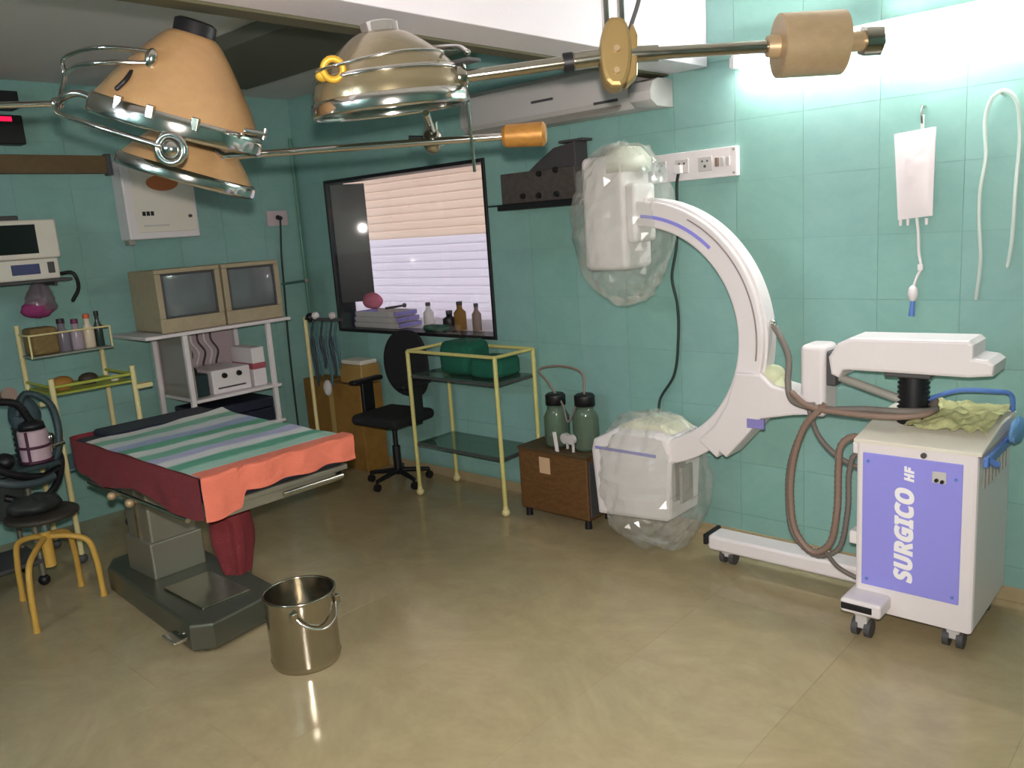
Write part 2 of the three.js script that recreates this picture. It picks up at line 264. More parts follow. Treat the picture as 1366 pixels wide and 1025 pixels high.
// speaker-like black box on a bracket shelf
{
  const t = thing('wall_amplifier', 'dark grey wall unit with knobs on a thin shelf beside the hatch window', 'wall unit', [2.35, 1.67, 0]);
  mesh('body', B(2.11, 2.62, 1.705, 1.865, 0.01, 0.13, 0.006), std(0x57524f, 0.7, 0, { map: mott(0xe0dad6, 30, 7, 4) }), t);
  mesh('upper_part', (() => { const g = X([[2.3, 1.86], [2.36, 1.9], [2.48, 1.965], [2.62, 1.985], [2.62, 1.86]], 0.012, 0.12, 0.005); return g; })(), std(0x433f42, 0.7), t);
  mesh('top_bar', B(2.5, 2.66, 1.985, 1.998, 0.02, 0.1, 0.003), M.dgrey, t);
  for (const [x, y] of [[2.39, 1.845], [2.5, 1.855], [2.27, 1.74], [2.38, 1.735], [2.5, 1.735]]) mesh('knob', C([x, y, 0.128], [x, y, 0.146], 0.016, 0.013, 14), M.black, t);
  mesh('shelf', B(2.1, 2.64, 1.672, 1.703, 0.0005, 0.16, 0.003), M.black, t); mesh('wire', T([[2.12, 1.71, 0.01], [2.0, 1.705, 0.01], [1.9, 1.705, 0.015]], 0.005, 12), M.cable, t);
}
// ------------------------------------------------------------------ drip bag and tubing on the wall
{
  const t = thing('drip_bag', 'white saline bag hanging from a wall hook with its drip line', 'drip bag', [4.2, 1.2, 0]);
  mesh('hook', [C([4.215, 1.93, 0.0005], [4.215, 1.93, 0.03], 0.006, 0.006, 10), T([[4.215, 1.93, 0.03], [4.215, 1.9, 0.038], [4.215, 1.87, 0.03]], 0.004, 10)], M.chrome, t);
  mesh('strap', B(4.21, 4.222, 1.838, 1.9, 0.022, 0.028, 0.002), M.white, t);
  mesh('bag', (() => { const g = grid(14, 24, (u, v) => [0, 0, 0]); const mk = (s) => grid(14, 24, (u, v) => { const w = (0.15 - 0.025 * v) / 2, x = 4.19 + 0.008 * v + (u - 0.5) * 2 * w, e = Math.pow(Math.max(0, Math.sin(Math.PI * u) * Math.sin(Math.PI * Math.min(1, v * 1.02))), 0.5); return [x, 1.84 - v * 0.33 + 0.01 * u, 0.028 + s * (0.003 + 0.02 * e + nz.noise(x * 40, v * 9, s) * 0.003 * e)]; }); return [mk(1), mk(-1)]; })(), std(0xf0e6ea, 0.45, 0, { side: THREE.DoubleSide }), t);
  for (const x of [4.145, 4.172, 4.24]) mesh('port', C([x, 1.512, 0.028], [x, 1.487, 0.028], 0.007, 0.006, 10), M.white, t);
  mesh('drip_line', T([[4.205, 1.512, 0.028], [4.21, 1.46, 0.026], [4.214, 1.38, 0.024], [4.222, 1.32, 0.024], [4.208, 1.28, 0.026], [4.2, 1.25, 0.028]], 0.006, 40), M.white, t); mesh('clamp', B(4.212, 4.232, 1.31, 1.335, 0.018, 0.034, 0.003), M.white, t);
  mesh('drip_chamber', S(4.197, 1.22, 0.028, 0.02, 0.95, 1.7, 0.95), M.white, t);
  mesh('blue_connector', [C([4.197, 1.19, 0.028], [4.193, 1.13, 0.028], 0.009, 0.012, 12)], M.blueRail, t, { label: 'blue connector' });
  const h = thing('wall_tubing', 'clear plastic tubing looped over a hook on the tiled wall beside the saline bag', 'tubing', [4.47, 1.2, 0]);
  mesh('tube', T([[4.42, 1.2, 0.02], [4.43, 1.34, 0.02], [4.42, 1.5, 0.02], [4.42, 1.6, 0.02], [4.435, 1.72, 0.02], [4.43, 1.86, 0.025], [4.455, 1.93, 0.035], [4.49, 1.945, 0.04], [4.525, 1.91, 0.035], [4.54, 1.8, 0.02], [4.535, 1.6, 0.02], [4.53, 1.4, 0.02], [4.52, 1.32, 0.02]], 0.008, 120), M.tubing, h);
  mesh('hook', C([4.485, 1.93, 0.0005], [4.485, 1.935, 0.05], 0.005, 0.005, 10), M.chrome, h);
}
// ------------------------------------------------------------------ things on the window sill
{
  const z = -0.17, y = 0.9525;
  for (let i = 0; i < 3; i++) { const x0 = 0.42 + i * 0.01, x1 = 0.9 - i * 0.02, yy = y + i * 0.038; const t = thing('steel_tray', ['widest lowest steel tray in the stack behind the hatch window', 'middle steel tray in the stack behind the hatch window', 'topmost steel tray in the stack behind the hatch window'][i], 'tray', [0.66, yy, z], 'steel trays stacked on the window sill');
    mesh('tray_body', [B(x0, x1, yy, yy + 0.012, z - 0.1, z + 0.1, 0.003), B(x0, x1, yy + 0.008, yy + 0.037, z + 0.094, z + 0.1, 0.002), B(x0, x1, yy + 0.008, yy + 0.037, z - 0.1, z - 0.094, 0.002)], M.lgrey, t); mesh('tray_rim', [B(x0 - 0.012, x0 + 0.002, yy + 0.008, yy + 0.036, z - 0.1, z + 0.1, 0.002), B(x1 - 0.002, x1 + 0.012, yy + 0.008, yy + 0.036, z - 0.1, z + 0.1, 0.002)], M.lilac, t); }
  const pb = grid(30, 20, (u, v) => { const a = u * 2 * Math.PI, b = (v - 0.5) * Math.PI, k = 1 + 0.12 * nz.noise(Math.cos(a) * 2, Math.sin(a) * 2, v * 4); return [0.52 + 0.085 * k * Math.cos(b) * Math.cos(a), y + 0.123 + 0.055 + 0.058 * k * Math.sin(b), z + 0.06 * k * Math.cos(b) * Math.sin(a)]; });
  solo('pink_bundle', pb, std(0xd07890, 0.9, 0, { side: THREE.DoubleSide }), 'pink cloth bundle on top of the steel trays behind the hatch window', 'cloth');
  solo('instrument_tool', [C([0.66, y + 0.125, z], [0.86, y + 0.15, z], 0.01, 0.007, 10), S(0.86, y + 0.15, z, 0.016)], M.dgrey, 'dark slim instrument lying on the steel trays behind the hatch window', 'instrument');
  for (const [x, h, r, m, lb] of [[1.1, 0.15, 0.035, M.white, 'white bottle with a dark cap behind the hatch window'], [1.3, 0.1, 0.045, M.black, 'short black jar behind the hatch window'], [1.4, 0.16, 0.04, M.carton, 'brown bottle behind the hatch window'], [1.55, 0.15, 0.03, M.rubberBrown, 'slim dull brown bottle with a thin neck behind the hatch window']]) {
    const t = thing('sill_bottle', lb, 'bottle', [x, y, z], 'bottles on the window sill');
    mesh('bottle_body', L([[0, 0], [r, 0], [r, h * 0.7], [r * 0.45, h * 0.85], [r * 0.45, h], [0, h]], x, y, z, 18), m, t); mesh('cap', C([x, y + h, z], [x, y + h + 0.022, z], r * 0.5, r * 0.5, 14), M.dgrey, t);
  }
  solo('green_cloth_pad', B(1.18, 1.36, y, y + 0.04, -0.12, -0.03, 0.018), M.green, 'folded dark green cloth on the sill behind the hatch window', 'cloth');
}
// ------------------------------------------------------------------ surgical lamps
const RIGHT = VIEW.clone().cross(UPV).normalize();
const along = (a, b, t) => [0, 1, 2].map((i) => a[i] + (b[i] - a[i]) * t);
// a bell-shaped reflector; p = centre of the rim, axis = unit vector to the cap
function dome(parent, p, axis, R, H, enamel, capMat, opt = {}) {
  const ay = axis.clone().normalize(), az = VIEW.clone().negate().addScaledVector(ay, VIEW.dot(ay)).normalize(), q = new THREE.Quaternion().setFromRotationMatrix(new THREE.Matrix4().makeBasis(ay.clone().cross(az), ay, az)), P = V(...p);
  const place = (g) => { g.applyQuaternion(q); g.translate(P.x, P.y, P.z); return g; };
  const prof = (opt.prof || [[0.26, 1], [0.33, 0.95], [0.47, 0.8], [0.65, 0.57], [0.81, 0.36], [0.95, 0.14], [1, 0.06]]).map(([r, h]) => new THREE.Vector2(r * R, h * H));
  const sp = new THREE.SplineCurve(prof).getPoints(40), inn = sp.slice().reverse().map((v) => new THREE.Vector2(Math.max(0.01, v.x - 0.006), v.y - 0.004));
  const shell = mesh('dome', place(new THREE.LatheGeometry([...sp.slice().reverse(), ...inn.slice().reverse()], 56)), enamel, parent);
  const rim = [[1.0, 0.09], [1.03, 0.07], [1.045, 0.0], [1.045, -0.1], [1.03, -0.14], [0.99, -0.14], [0.985, -0.1], [0.985, 0.05], [1.0, 0.09]].map(([r, h]) => new THREE.Vector2(r * R, h * H));
  mesh('rim', place(new THREE.LatheGeometry(rim.reverse(), 56)), M.chrome, shell, { label: 'chrome rim' });
  if (opt.band) mesh('band', place(new THREE.LatheGeometry([[0.93, 0.36], [0.95, 0.37], [0.93, 0.42], [0.9, 0.42]].map(([r, h]) => new THREE.Vector2(r * R + 0.004, h * H)), 56)), M.chrome, shell);
  const cap = [[0, 1.16], [0.2, 1.16], [0.25, 1.13], [0.25, 1.0], [0.29, 0.97], [0.29, 0.93], [0, 0.93]].map(([r, h]) => new THREE.Vector2(r * R, h * H));
  mesh('cap', place(new THREE.LatheGeometry(cap.reverse(), 32)), capMat, parent);
  mesh('lens', place(new THREE.LatheGeometry([[0, -0.06], [0.6, -0.04], [0.98, 0.0]].map(([r, h]) => new THREE.Vector2(r * R, h * H)), 48)), phy(0x9fb8ad, 0.08, { transmission: 0.7, thickness: 0, side: THREE.DoubleSide }), parent);
  return place;
}
const UPR = (s, k = -0.24) => UPV.clone().addScaledVector(RIGHT, s).addScaledVector(VIEW, k).normalize();
{
  // hub, arm and heavy counterweight, all about 2.3 m from the lens
  const hub = [3.837, 2.04, 1.499], cw = [4.237, 2.034, 1.13], end = [3.52, 2.01, 1.8];
  const t = thing('surgical_light', 'olive enamel dome surgical lamp on the upper arm with the large cylindrical counterweight', 'surgical light', hub);
  for (const s of [-1, 1]) mesh('ceiling_pole', C([hub[0] + s * 0.016, hub[1] + 0.03, hub[2] - s * 0.014], [hub[0] + s * 0.016, CEIL - 0.0005, hub[2] - s * 0.014], 0.0105), M.chrome, t);
  mesh('ceiling_plate', C([hub[0], CEIL - 0.03, hub[2]], [hub[0], CEIL - 0.0005, hub[2]], 0.1, 0.11, 32), M.white, t);
  mesh('cable', T([[hub[0] + 0.03, hub[1] + 0.06, hub[2] - 0.03], [hub[0] + 0.06, hub[1] + 0.17, hub[2] - 0.05], [hub[0] + 0.05, hub[1] + 0.35, hub[2] - 0.04], [hub[0] + 0.04, CEIL - 0.03, hub[2] - 0.03]], 0.006, 30), M.dgrey, t);
  // hub: an upright oblong casting with two bolts, facing the lens
  const f = VIEW.clone().negate(), hq = new THREE.Quaternion().setFromRotationMatrix(new THREE.Matrix4().makeBasis(RIGHT.clone(), f.clone().cross(RIGHT).normalize(), f));
  const hp = (g) => { g.applyQuaternion(hq); g.translate(...hub); return g; };
  const ol = []; for (let i = 0; i < 16; i++) { const a = i / 16 * Math.PI * 2 + 0.2; ol.push([Math.sign(Math.cos(a)) * Math.pow(Math.abs(Math.cos(a)), 0.7) * 0.044, Math.sin(a) * 0.098]); }
  const h = mesh('hub', hp(X(ol, -0.035, 0.035, 0.012)), M.bronze, t);
  for (const y of [0.005, -0.055]) mesh('bolt', hp(C([0, y, 0.03], [0, y, 0.043], 0.011, 0.009, 8)), M.brass, h);
  mesh('hub_clamp', hp(X([[0.03, -0.09], [0.06, -0.06], [0.062, 0.05], [0.045, 0.09], [0.034, 0.05]], -0.03, 0.02, 0.006)), M.bronze, h);
  mesh('arm', C(along(hub, cw, 0.1), cw, 0.017), M.steel, t); mesh('arm', C(along(hub, end, 0.1), end, 0.017), M.steel, t);
  mesh('arm_sleeve', C(along(hub, end, 0.1), along(hub, end, 0.26), 0.024), M.steel, t); mesh('arm_collar', C(along(hub, end, 0.27), along(hub, end, 0.33), 0.026), M.black, t);
  mesh('arm_sleeve', C(along(hub, cw, 0.08), along(hub, cw, 0.22), 0.022), M.steel, t);
  const c0 = along(hub, cw, 0.84), c1 = along(hub, cw, 1.16), c2 = along(hub, cw, 1.3), c3 = along(hub, cw, 1.36);
  const w = mesh('counterweight', [C(c0, c1, 0.085, 0.085, 48), C(along(hub, cw, 0.835), c0, 0.078, 0.085, 48), C(c1, along(hub, cw, 1.165), 0.085, 0.078, 48)], M.brass, t);
  mesh('collar', C(along(hub, cw, 0.78), along(hub, cw, 0.84), 0.028, 0.034), M.brass, w); mesh('spindle', C(c1, c2, 0.027), M.brass, w); mesh('end_nut', C(along(hub, cw, 1.27), c3, 0.042, 0.042, 6), M.steel, w);
  // lamp head
  const p = [3.345, 1.962, 1.907];
  const place = dome(t, p, UPR(-0.13, -0.28), 0.215, 0.185, M.enamelOlive, M.chrome, { band: true, prof: [[0.3, 1], [0.42, 0.93], [0.64, 0.74], [0.84, 0.52], [0.93, 0.38], [0.985, 0.22], [1, 0.06]] });
  mesh('knuckle', [S(...end, 0.03), C(end, along(end, p, 0.12), 0.015)], M.steel, t);
  mesh('yoke', place(T([[0.235, 0.11, -0.03], [0.2, 0.14, -0.13], [0.05, 0.15, -0.21], [-0.12, 0.1, -0.2]], 0.009, 30)), M.chrome, t);
  mesh('handle', [place(T([[-0.16, 0.075, 0.14], [-0.17, 0.085, 0.16], [-0.06, 0.095, 0.225], [0.08, 0.105, 0.215], [0.17, 0.1, 0.13], [0.16, 0.09, 0.11]], 0.004, 40))], M.chrome, t);
  const kn = mesh('focus_knob', [place(new THREE.TorusGeometry(0.026, 0.009, 10, 20).translate(-0.12, 0.088, 0.17)), place(S(-0.155, 0.08, 0.15, 0.018))], std(0xd8ac3a, 0.4, 0.3), t, { label: 'yellow focus knob' });
  mesh('hanging_rod', C([3.505, 2.06, 1.765], [3.455, 1.76, 1.70], 0.005), M.chrome, t); mesh('rod_bracket', [B(3.46, 3.55, 2.052, 2.062, 1.74, 1.79, 0.003)], M.dgrey, t);
  mesh('link', C([3.37, 1.935, 1.8], [3.325, 1.885, 1.735], 0.011), M.chrome, t);
}
{
  // lower arm: small counterweight, cross joint, long rod to the tan dome
  const a = [3.55, 1.858, 1.58], j = [3.315, 1.865, 1.73], e = [2.86, 1.86, 2.17];
  const t = thing('surgical_light', 'large tan enamel dome surgical lamp with chrome rim and black cap on the lower arm', 'surgical light', j);
  mesh('arm', C(along(a, j, 0.0), e, 0.011), M.chrome, t);
  mesh('counterweight', [C(along(j, a, 0.82), along(j, a, 1.22), 0.034, 0.036, 32), C(along(j, a, 0.78), along(j, a, 0.82), 0.026, 0.034, 32), C(along(j, a, 1.22), along(j, a, 1.25), 0.036, 0.026, 32)], std(0xb98a48, 0.4, 0.4, { map: mott(0xeee4d6, 18, 8, 6) }), t);
  mesh('joint', [S(...j, 0.032, 1, 1.2, 1), C([j[0], j[1] + 0.02, j[2]], [j[0] + 0.005, j[1] + 0.055, j[2] + 0.005], 0.02)], M.steel, t); mesh('wing_screw', C([j[0] - 0.06, j[1] + 0.015, j[2] + 0.04], [j[0] - 0.02, j[1] + 0.01, j[2] + 0.02], 0.007), M.black, t);
  const p = [2.949, 1.942, 2.347];
  const place = dome(t, p, UPR(0.29, -0.24), 0.22, 0.235, M.enamelTan, M.black);
  const ring = mesh('hub_ring', [place(new THREE.TorusGeometry(0.035, 0.009, 10, 24).translate(0.1, -0.062, 0.225)), place(S(0.1, -0.062, 0.225, 0.024))], M.chrome, t);
  mesh('yoke', [place(T([[-0.222, 0.0, 0.04], [-0.27, 0.0, 0.04], [-0.31, -0.02, 0.03], [-0.345, -0.045, 0.0]], 0.01, 30)), place(T([[-0.345, -0.045, 0.0], [-0.27, -0.062, 0.11], [-0.13, -0.06, 0.205], [0.07, -0.062, 0.228]], 0.008, 30)), place(S(-0.345, -0.045, 0, 0.018))], M.chrome, t);
  mesh('support_rod', C(along([0, 0, 0], place(C([-0.345, -0.045, 0], [-0.346, -0.045, 0], 0.001)).attributes.position.array.slice(0, 3), 1), [2.65, 1.99, 2.95], 0.009), M.chrome, t);
  for (const h of [[[-0.033, 0.128, 0.148], [-0.12, 0.1, 0.185], [-0.21, 0.072, 0.155], [-0.3, 0.04, 0.06]], [[-0.04, 0.158, 0.125], [-0.15, 0.135, 0.15], [-0.26, 0.1, 0.1], [-0.31, 0.07, 0.06], [-0.3, 0.04, 0.06], [-0.325, -0.01, 0.02], [-0.345, -0.045, 0]]]) mesh('handle', place(T(h, 0.006, 40)), M.chrome, t);
  mesh('handle_end', place(S(-0.03, 0.14, 0.145, 0.016, 1, 1.7, 1)), M.chrome, t); mesh('catch', place(T([[-0.07, 0.095, 0.155], [-0.066, 0.07, 0.185], [-0.08, 0.045, 0.192]], 0.006, 12)), M.black, t);
  for (const [x, z] of [[-0.06, 0.205], [0.03, 0.215], [0.13, 0.175]]) mesh('latch', place(B(x - 0.01, x + 0.01, -0.005, 0.03, z, z + 0.016, 0.003)), M.steel, t);
  mesh('side_screw', [place(C([0.21, 0.03, 0.06], [0.27, 0.035, 0.06], 0.007)), place(C([0.265, 0.02, 0.06], [0.265, 0.05, 0.06], 0.005))], M.chrome, t);
}
{
  const p = [2.685, 1.825, 2.205];
  const t = thing('surgical_light', 'small tan dome surgical lamp hanging just beneath the large tan one', 'surgical light', p);
  dome(t, p, UPR(0.29, -0.18), 0.2, 0.17, M.enamelTan, M.chrome);
  mesh('bracket', [C([2.86, 1.86, 2.17], [2.76, 1.93, 2.2], 0.012)], M.chrome, t);
}
// ------------------------------------------------------------------ C-arm X-ray machine
const font = await new FontLoader().loadAsync('fonts/droid/droid_sans_bold.typeface.json');
{
  const t = thing('c_arm_machine', 'white and lilac C-arm X-ray machine with a blue front panel standing along the tiled wall', 'x-ray machine', [4.0, 0, 0.35]);
  const cx = 3.14, cy = 1.06;
  const arc = mesh('c_arc', X(sector(cx, cy, 0.49, 0.6, -77, 90, 90), 0.28, 0.40, 0.008), M.white, t);
  mesh('rail', [X(sector(cx, cy, 0.571, 0.577, -8, 62, 60), 0.39, 0.404, 0.0015)], std(0x94868a, 0.5), arc, { label: 'grey guide rail' });
  mesh('outer_track', X(sector(cx, cy, 0.598, 0.612, -30, 86, 70), 0.3, 0.38, 0.003), M.white, arc);
  mesh('blue_stripe', X(sector(cx, cy, 0.527, 0.542, 46, 86, 30), 0.39, 0.4025, 0.001), M.blue, arc, { label: 'lilac blue stripe' });
  // carriage that holds the arc
  mesh('carriage', X([[3.625, 0.93], [3.735, 0.93], [3.79, 0.885], [3.87, 0.868], [3.975, 0.845], [3.975, 0.785], [3.87, 0.772], [3.735, 0.742], [3.66, 0.65], [3.575, 0.555], [3.545, 0.575], [3.53, 0.548], [3.44, 0.615], [3.52, 0.69], [3.58, 0.79]], 0.265, 0.42, 0.01), M.white, t);
  mesh('clamp_knob', [S(3.765, 0.92, 0.35, 0.045, 1, 0.9, 1), C([3.79, 0.88, 0.35], [3.82, 0.9, 0.35], 0.04, 0.03)], std(0xd6dcb8, 0.5), t, { label: 'pale yellow-green clamp' });
  mesh('blue_label', B(3.675, 3.75, 0.70, 0.74, 0.405, 0.4215, 0.002), M.lilac, t);
  mesh('fork_post', B(3.9, 4.0, 0.775, 1.06, 0.28, 0.42, 0.022), M.white, t); mesh('pivot', C([3.99, 0.99, 0.35], [4.05, 0.99, 0.35], 0.035), M.dgrey, t); mesh('pivot_plate', B(3.985, 4.035, 0.9, 1.035, 0.3, 0.4, 0.01), M.dgrey, t);
  mesh('top_arm', X([[4.02, 1.02], [4.055, 1.075], [4.1, 1.098], [4.5, 1.104], [4.515, 1.09], [4.515, 1.045], [4.56, 1.04], [4.58, 1.025], [4.575, 0.985], [4.5, 0.975], [4.1, 0.975], [4.075, 0.972], [4.06, 0.942], [4.03, 0.955]], 0.26, 0.44, 0.012), M.white, t);
  mesh('under_cover', B(4.22, 4.38, 0.958, 0.976, 0.27, 0.43, 0.008), M.dgrey, t);
  const bl = []; for (let i = 0; i <= 20; i++) bl.push([i % 2 ? 0.046 : 0.056, 0.78 + i * 0.0092]);
  mesh('lift_column', L([[0, 0.75], [0.05, 0.75], ...bl, [0.06, 0.965], [0, 0.965]], 4.3, 0, 0.34, 28), M.black, t, { label: 'black bellows column' });
  mesh('rear_link', [C([4.02, 0.935, 0.36], [4.26, 0.86, 0.35], 0.016)], M.grey, t);
  // cabinet
  const z1 = 0.55;
  const cab = mesh('cabinet', [X([[0.08, 0.09], [z1, 0.09], [z1, 0.735], [0.08, 0.735]].map(([a, b]) => [a, b]), 0, 0.40, 0.012)].map((g) => { g.rotateY(-Math.PI / 2); g.translate(4.57, 0, 0); return g; }), M.white, t);
  mesh('front_panel', B(4.195, 4.525, 0.19, 0.70, z1 - 0.002, z1 + 0.006, 0.003), M.blue, cab, { label: 'periwinkle blue front panel' });
  for (const [x, y] of [[4.215, 0.67], [4.215, 0.215], [4.505, 0.215], [4.505, 0.645]]) mesh('screw', C([x, y, z1 + 0.005], [x, y, z1 + 0.009], 0.006, 0.006, 10), M.blueRail, cab);
  mesh('switch_plate', B(4.43, 4.475, 0.625, 0.665, z1 + 0.005, z1 + 0.01, 0.002), M.lgrey, cab); mesh('key_switch', [C([4.445, 0.635, z1 + 0.008], [4.445, 0.635, z1 + 0.018], 0.007, 0.006, 12), C([4.463, 0.632, z1 + 0.008], [4.463, 0.632, z1 + 0.018], 0.007, 0.006, 12)], M.black, cab);
  mesh('indicator', C([4.40, 0.715, z1], [4.40, 0.715, z1 + 0.008], 0.01, 0.01, 14), M.dgrey, cab);
  const lt = (s, size, x, y) => { const g = new TextGeometry(s, { font, size, depth: 0.001, curveSegments: 4, bevelEnabled: true, bevelThickness: 0.0003, bevelSize: size * 0.055, bevelSegments: 1 }); const p = g.attributes.position; for (let i = 0; i < p.count; i++) p.setX(i, p.getX(i) + p.getY(i) * 0.16); g.rotateZ(Math.PI / 2); g.translate(x, y, z1 + 0.0058); return g; };
  mesh('lettering', [lt('SURGICO', 0.058, 4.37, 0.232), lt('HF', 0.03, 4.37, 0.612)], std(0xf6f4f8, 0.5), cab, { label: 'white lettering' });
  mesh('side_grille', [...Array(7)].map((_, i) => B(4.569, 4.5735, 0.6, 0.67, 0.16 + i * 0.05, 0.175 + i * 0.05, 0.001)), M.grey, cab);
  // sloping console top with side rails
  const con = mesh('console_top', (() => { const g = X([[0.07, 0.736], [0.56, 0.736], [0.56, 0.748], [0.3, 0.79], [0.07, 0.79]], 0, 0.42, 0.005); g.rotateY(-Math.PI / 2); g.translate(4.582, 0, 0); return g; })(), M.whiteWarm, t);
  mesh('blue_side_rail', [B(4.583, 4.6, 0.70, 0.735, 0.1, 0.56, 0.006), C([4.592, 0.72, 0.53], [4.615, 0.70, 0.5], 0.012)], M.blueRail, con, { label: 'blue side rail' });
  mesh('corner_block', B(4.145, 4.185, 0.68, 0.725, 0.46, 0.52, 0.006), M.white, cab); mesh('hinge_block', B(4.14, 4.172, 0.33, 0.38, 0.47, 0.53, 0.004), M.white, cab); 
  // base
  mesh('base_leg', B(3.43, 4.2, 0.075, 0.145, 0.215, 0.335, 0.015), M.white, t); mesh('bumper', B(3.412, 3.432, 0.1, 0.15, 0.205, 0.345, 0.006), M.black, t);
  mesh('front_foot', B(4.155, 4.3, 0.11, 0.165, 0.45, 0.66, 0.012), M.white, t); mesh('foot_strip', B(4.16, 4.27, 0.125, 0.15, 0.656, 0.664, 0.003), M.black, t, { label: 'black bumper strip' });
  const caster = (x, z, top) => { const c = mesh('caster', [C([x, top - 0.02, z], [x, top, z], 0.03), B(x - 0.022, x + 0.022, 0.035, top - 0.015, z - 0.03, z + 0.012, 0.006)], M.lgrey, t); for (const s of [-0.023, 0.023]) mesh('wheel', C([x + s - 0.011, 0.034, z - 0.012], [x + s + 0.011, 0.034, z - 0.012], 0.034, 0.034, 24), M.dgrey, c); };
  caster(3.5, 0.275, 0.077); caster(4.215, 0.6, 0.112); caster(4.5, 0.5, 0.095); caster(4.5, 0.14, 0.095);
  // tube housing below, intensifier above
  const tb = mesh('tube_housing', X([[2.845, 0.49], [2.87, 0.17], [2.885, 0.165], [3.26, 0.195], [3.28, 0.21], [3.3, 0.48], [3.29, 0.6], [3.22, 0.615], [2.98, 0.605], [2.86, 0.545]], 0.14, 0.412, 0.02), M.white, t);
  mesh('housing_stripe', B(2.875, 3.22, 0.5, 0.515, 0.405, 0.4155, 0.002), M.lilac, tb, { label: 'lilac stripe' }); mesh('housing_cap', X([[2.9, 0.555], [2.98, 0.615], [3.05, 0.645], [3.22, 0.645], [3.28, 0.605]], 0.16, 0.36, 0.02), std(0xd9d6bd, 0.5), tb);
  mesh('image_intensifier', [B(2.87, 3.11, 1.36, 1.87, 0.2, 0.42, 0.03), B(3.1, 3.16, 1.48, 1.74, 0.24, 0.41, 0.02)], M.white, t);
  mesh('intensifier_dome', L([[0, 0.06], [0.07, 0.05], [0.115, 0.0], [0.115, -0.06], [0, -0.06]], 3.05, 1.85, 0.31, 32), std(0xdfe0d2, 0.5), t);
  mesh('support_bracket', [B(3.29, 3.31, 0.3, 0.48, 0.3, 0.4, 0.004), B(3.33, 3.345, 0.3, 0.47, 0.3, 0.4, 0.004)], M.grey, t);
  // hoses and cables
  mesh('hose', hose([[4.02, 0.84, 0.46], [3.95, 0.76, 0.47], [3.9, 0.62, 0.47], [3.885, 0.45, 0.47], [3.91, 0.3, 0.47], [3.98, 0.235, 0.47], [4.04, 0.28, 0.47], [4.07, 0.42, 0.47], [4.075, 0.6, 0.47], [4.085, 0.69, 0.47], [4.12, 0.725, 0.46], [4.172, 0.72, 0.45]], 0.014), M.rubberBrown, t, { label: 'brown corrugated hose loop' });
  mesh('hose', hose([[4.0, 0.83, 0.45], [3.93, 0.74, 0.44], [3.875, 0.6, 0.44], [3.86, 0.45, 0.44], [3.885, 0.28, 0.44], [3.97, 0.21, 0.44], [4.06, 0.25, 0.44], [4.1, 0.42, 0.44], [4.105, 0.58, 0.44], [4.125, 0.65, 0.44], [4.172, 0.665, 0.43]], 0.011), M.rubber, t);
  mesh('hose', T([[3.76, 1.12, 0.34], [3.79, 1.08, 0.35], [3.83, 1.0, 0.36], [3.845, 0.9, 0.4], [3.88, 0.84, 0.44], [4.0, 0.82, 0.45], [4.15, 0.83, 0.44], [4.3, 0.84, 0.45], [4.38, 0.835, 0.36], [4.32, 0.845, 0.26]], 0.013, 90), M.rubber, t);
  mesh('hose', T([[3.88, 0.87, 0.44], [3.95, 0.83, 0.46], [4.1, 0.815, 0.46], [4.28, 0.82, 0.46], [4.37, 0.83, 0.4], [4.36, 0.85, 0.28]], 0.012, 60), M.rubberBrown, t);
  mesh('hose', T([[3.95, 0.8, 0.44], [3.98, 0.7, 0.42], [4.05, 0.62, 0.4], [4.16, 0.58, 0.4]], 0.01, 30), M.rubber, t); mesh('cable', T([[4.02, 0.235, 0.45], [4.06, 0.17, 0.42], [4.14, 0.13, 0.4], [4.18, 0.12, 0.4]], 0.009, 20), M.rubber, t);
  mesh('blue_tube', T([[4.34, 0.86, 0.3], [4.42, 0.885, 0.24], [4.52, 0.88, 0.18], [4.57, 0.86, 0.12], [4.575, 0.8, 0.1]], 0.009, 30), M.blueRail, t, { label: 'blue tube' });
  mesh('cable_clip', S(3.755, 1.13, 0.34, 0.018), M.chrome, t);
}
// crinkled clear bags over both heads
function bag(name, label, c, r, seedv, drop) {
  let g = grid(44, 30, (u, v) => {
    const a = u * 2 * Math.PI, b = (v - 0.5) * Math.PI, cb = Math.sign(Math.cos(b)) * Math.pow(Math.abs(Math.cos(b)), 0.7), sb = Math.sin(b);
    const k = 1 + 0.09 * nz.noise(Math.cos(a) * 2.2 + seedv, Math.sin(a) * 2.2, v * 5) - 0.12 * Math.abs(nz.noise(Math.cos(a) * 6 + seedv, Math.sin(a) * 6, v * 13)) - 0.13 * Math.abs(nz.noise(Math.cos(a) * 15 + seedv, Math.sin(a) * 15, v * 30));
    const tp = drop && sb < -0.3 ? 1 + (sb + 0.3) * 0.25 : 1;
    return [c[0] + r[0] * k * cb * Math.cos(a) * tp, c[1] + r[1] * k * sb, c[2] + r[2] * k * cb * Math.sin(a) * tp];
  });
  g = g.toNonIndexed(); g.computeVertexNormals();   // film creases in small flat facets
  return solo(name, g, M.film, label, 'plastic cover');
}
bag('plastic_cover', 'crinkled clear plastic bag over the upper head of the C-arm machine', [3.025, 1.56, 0.315], [0.26, 0.37, 0.215], 1, true);
bag('plastic_cover', 'clear plastic bag around the lower tube housing of the C-arm machine', [3.11, 0.345, 0.28], [0.3, 0.34, 0.24], 7, false);
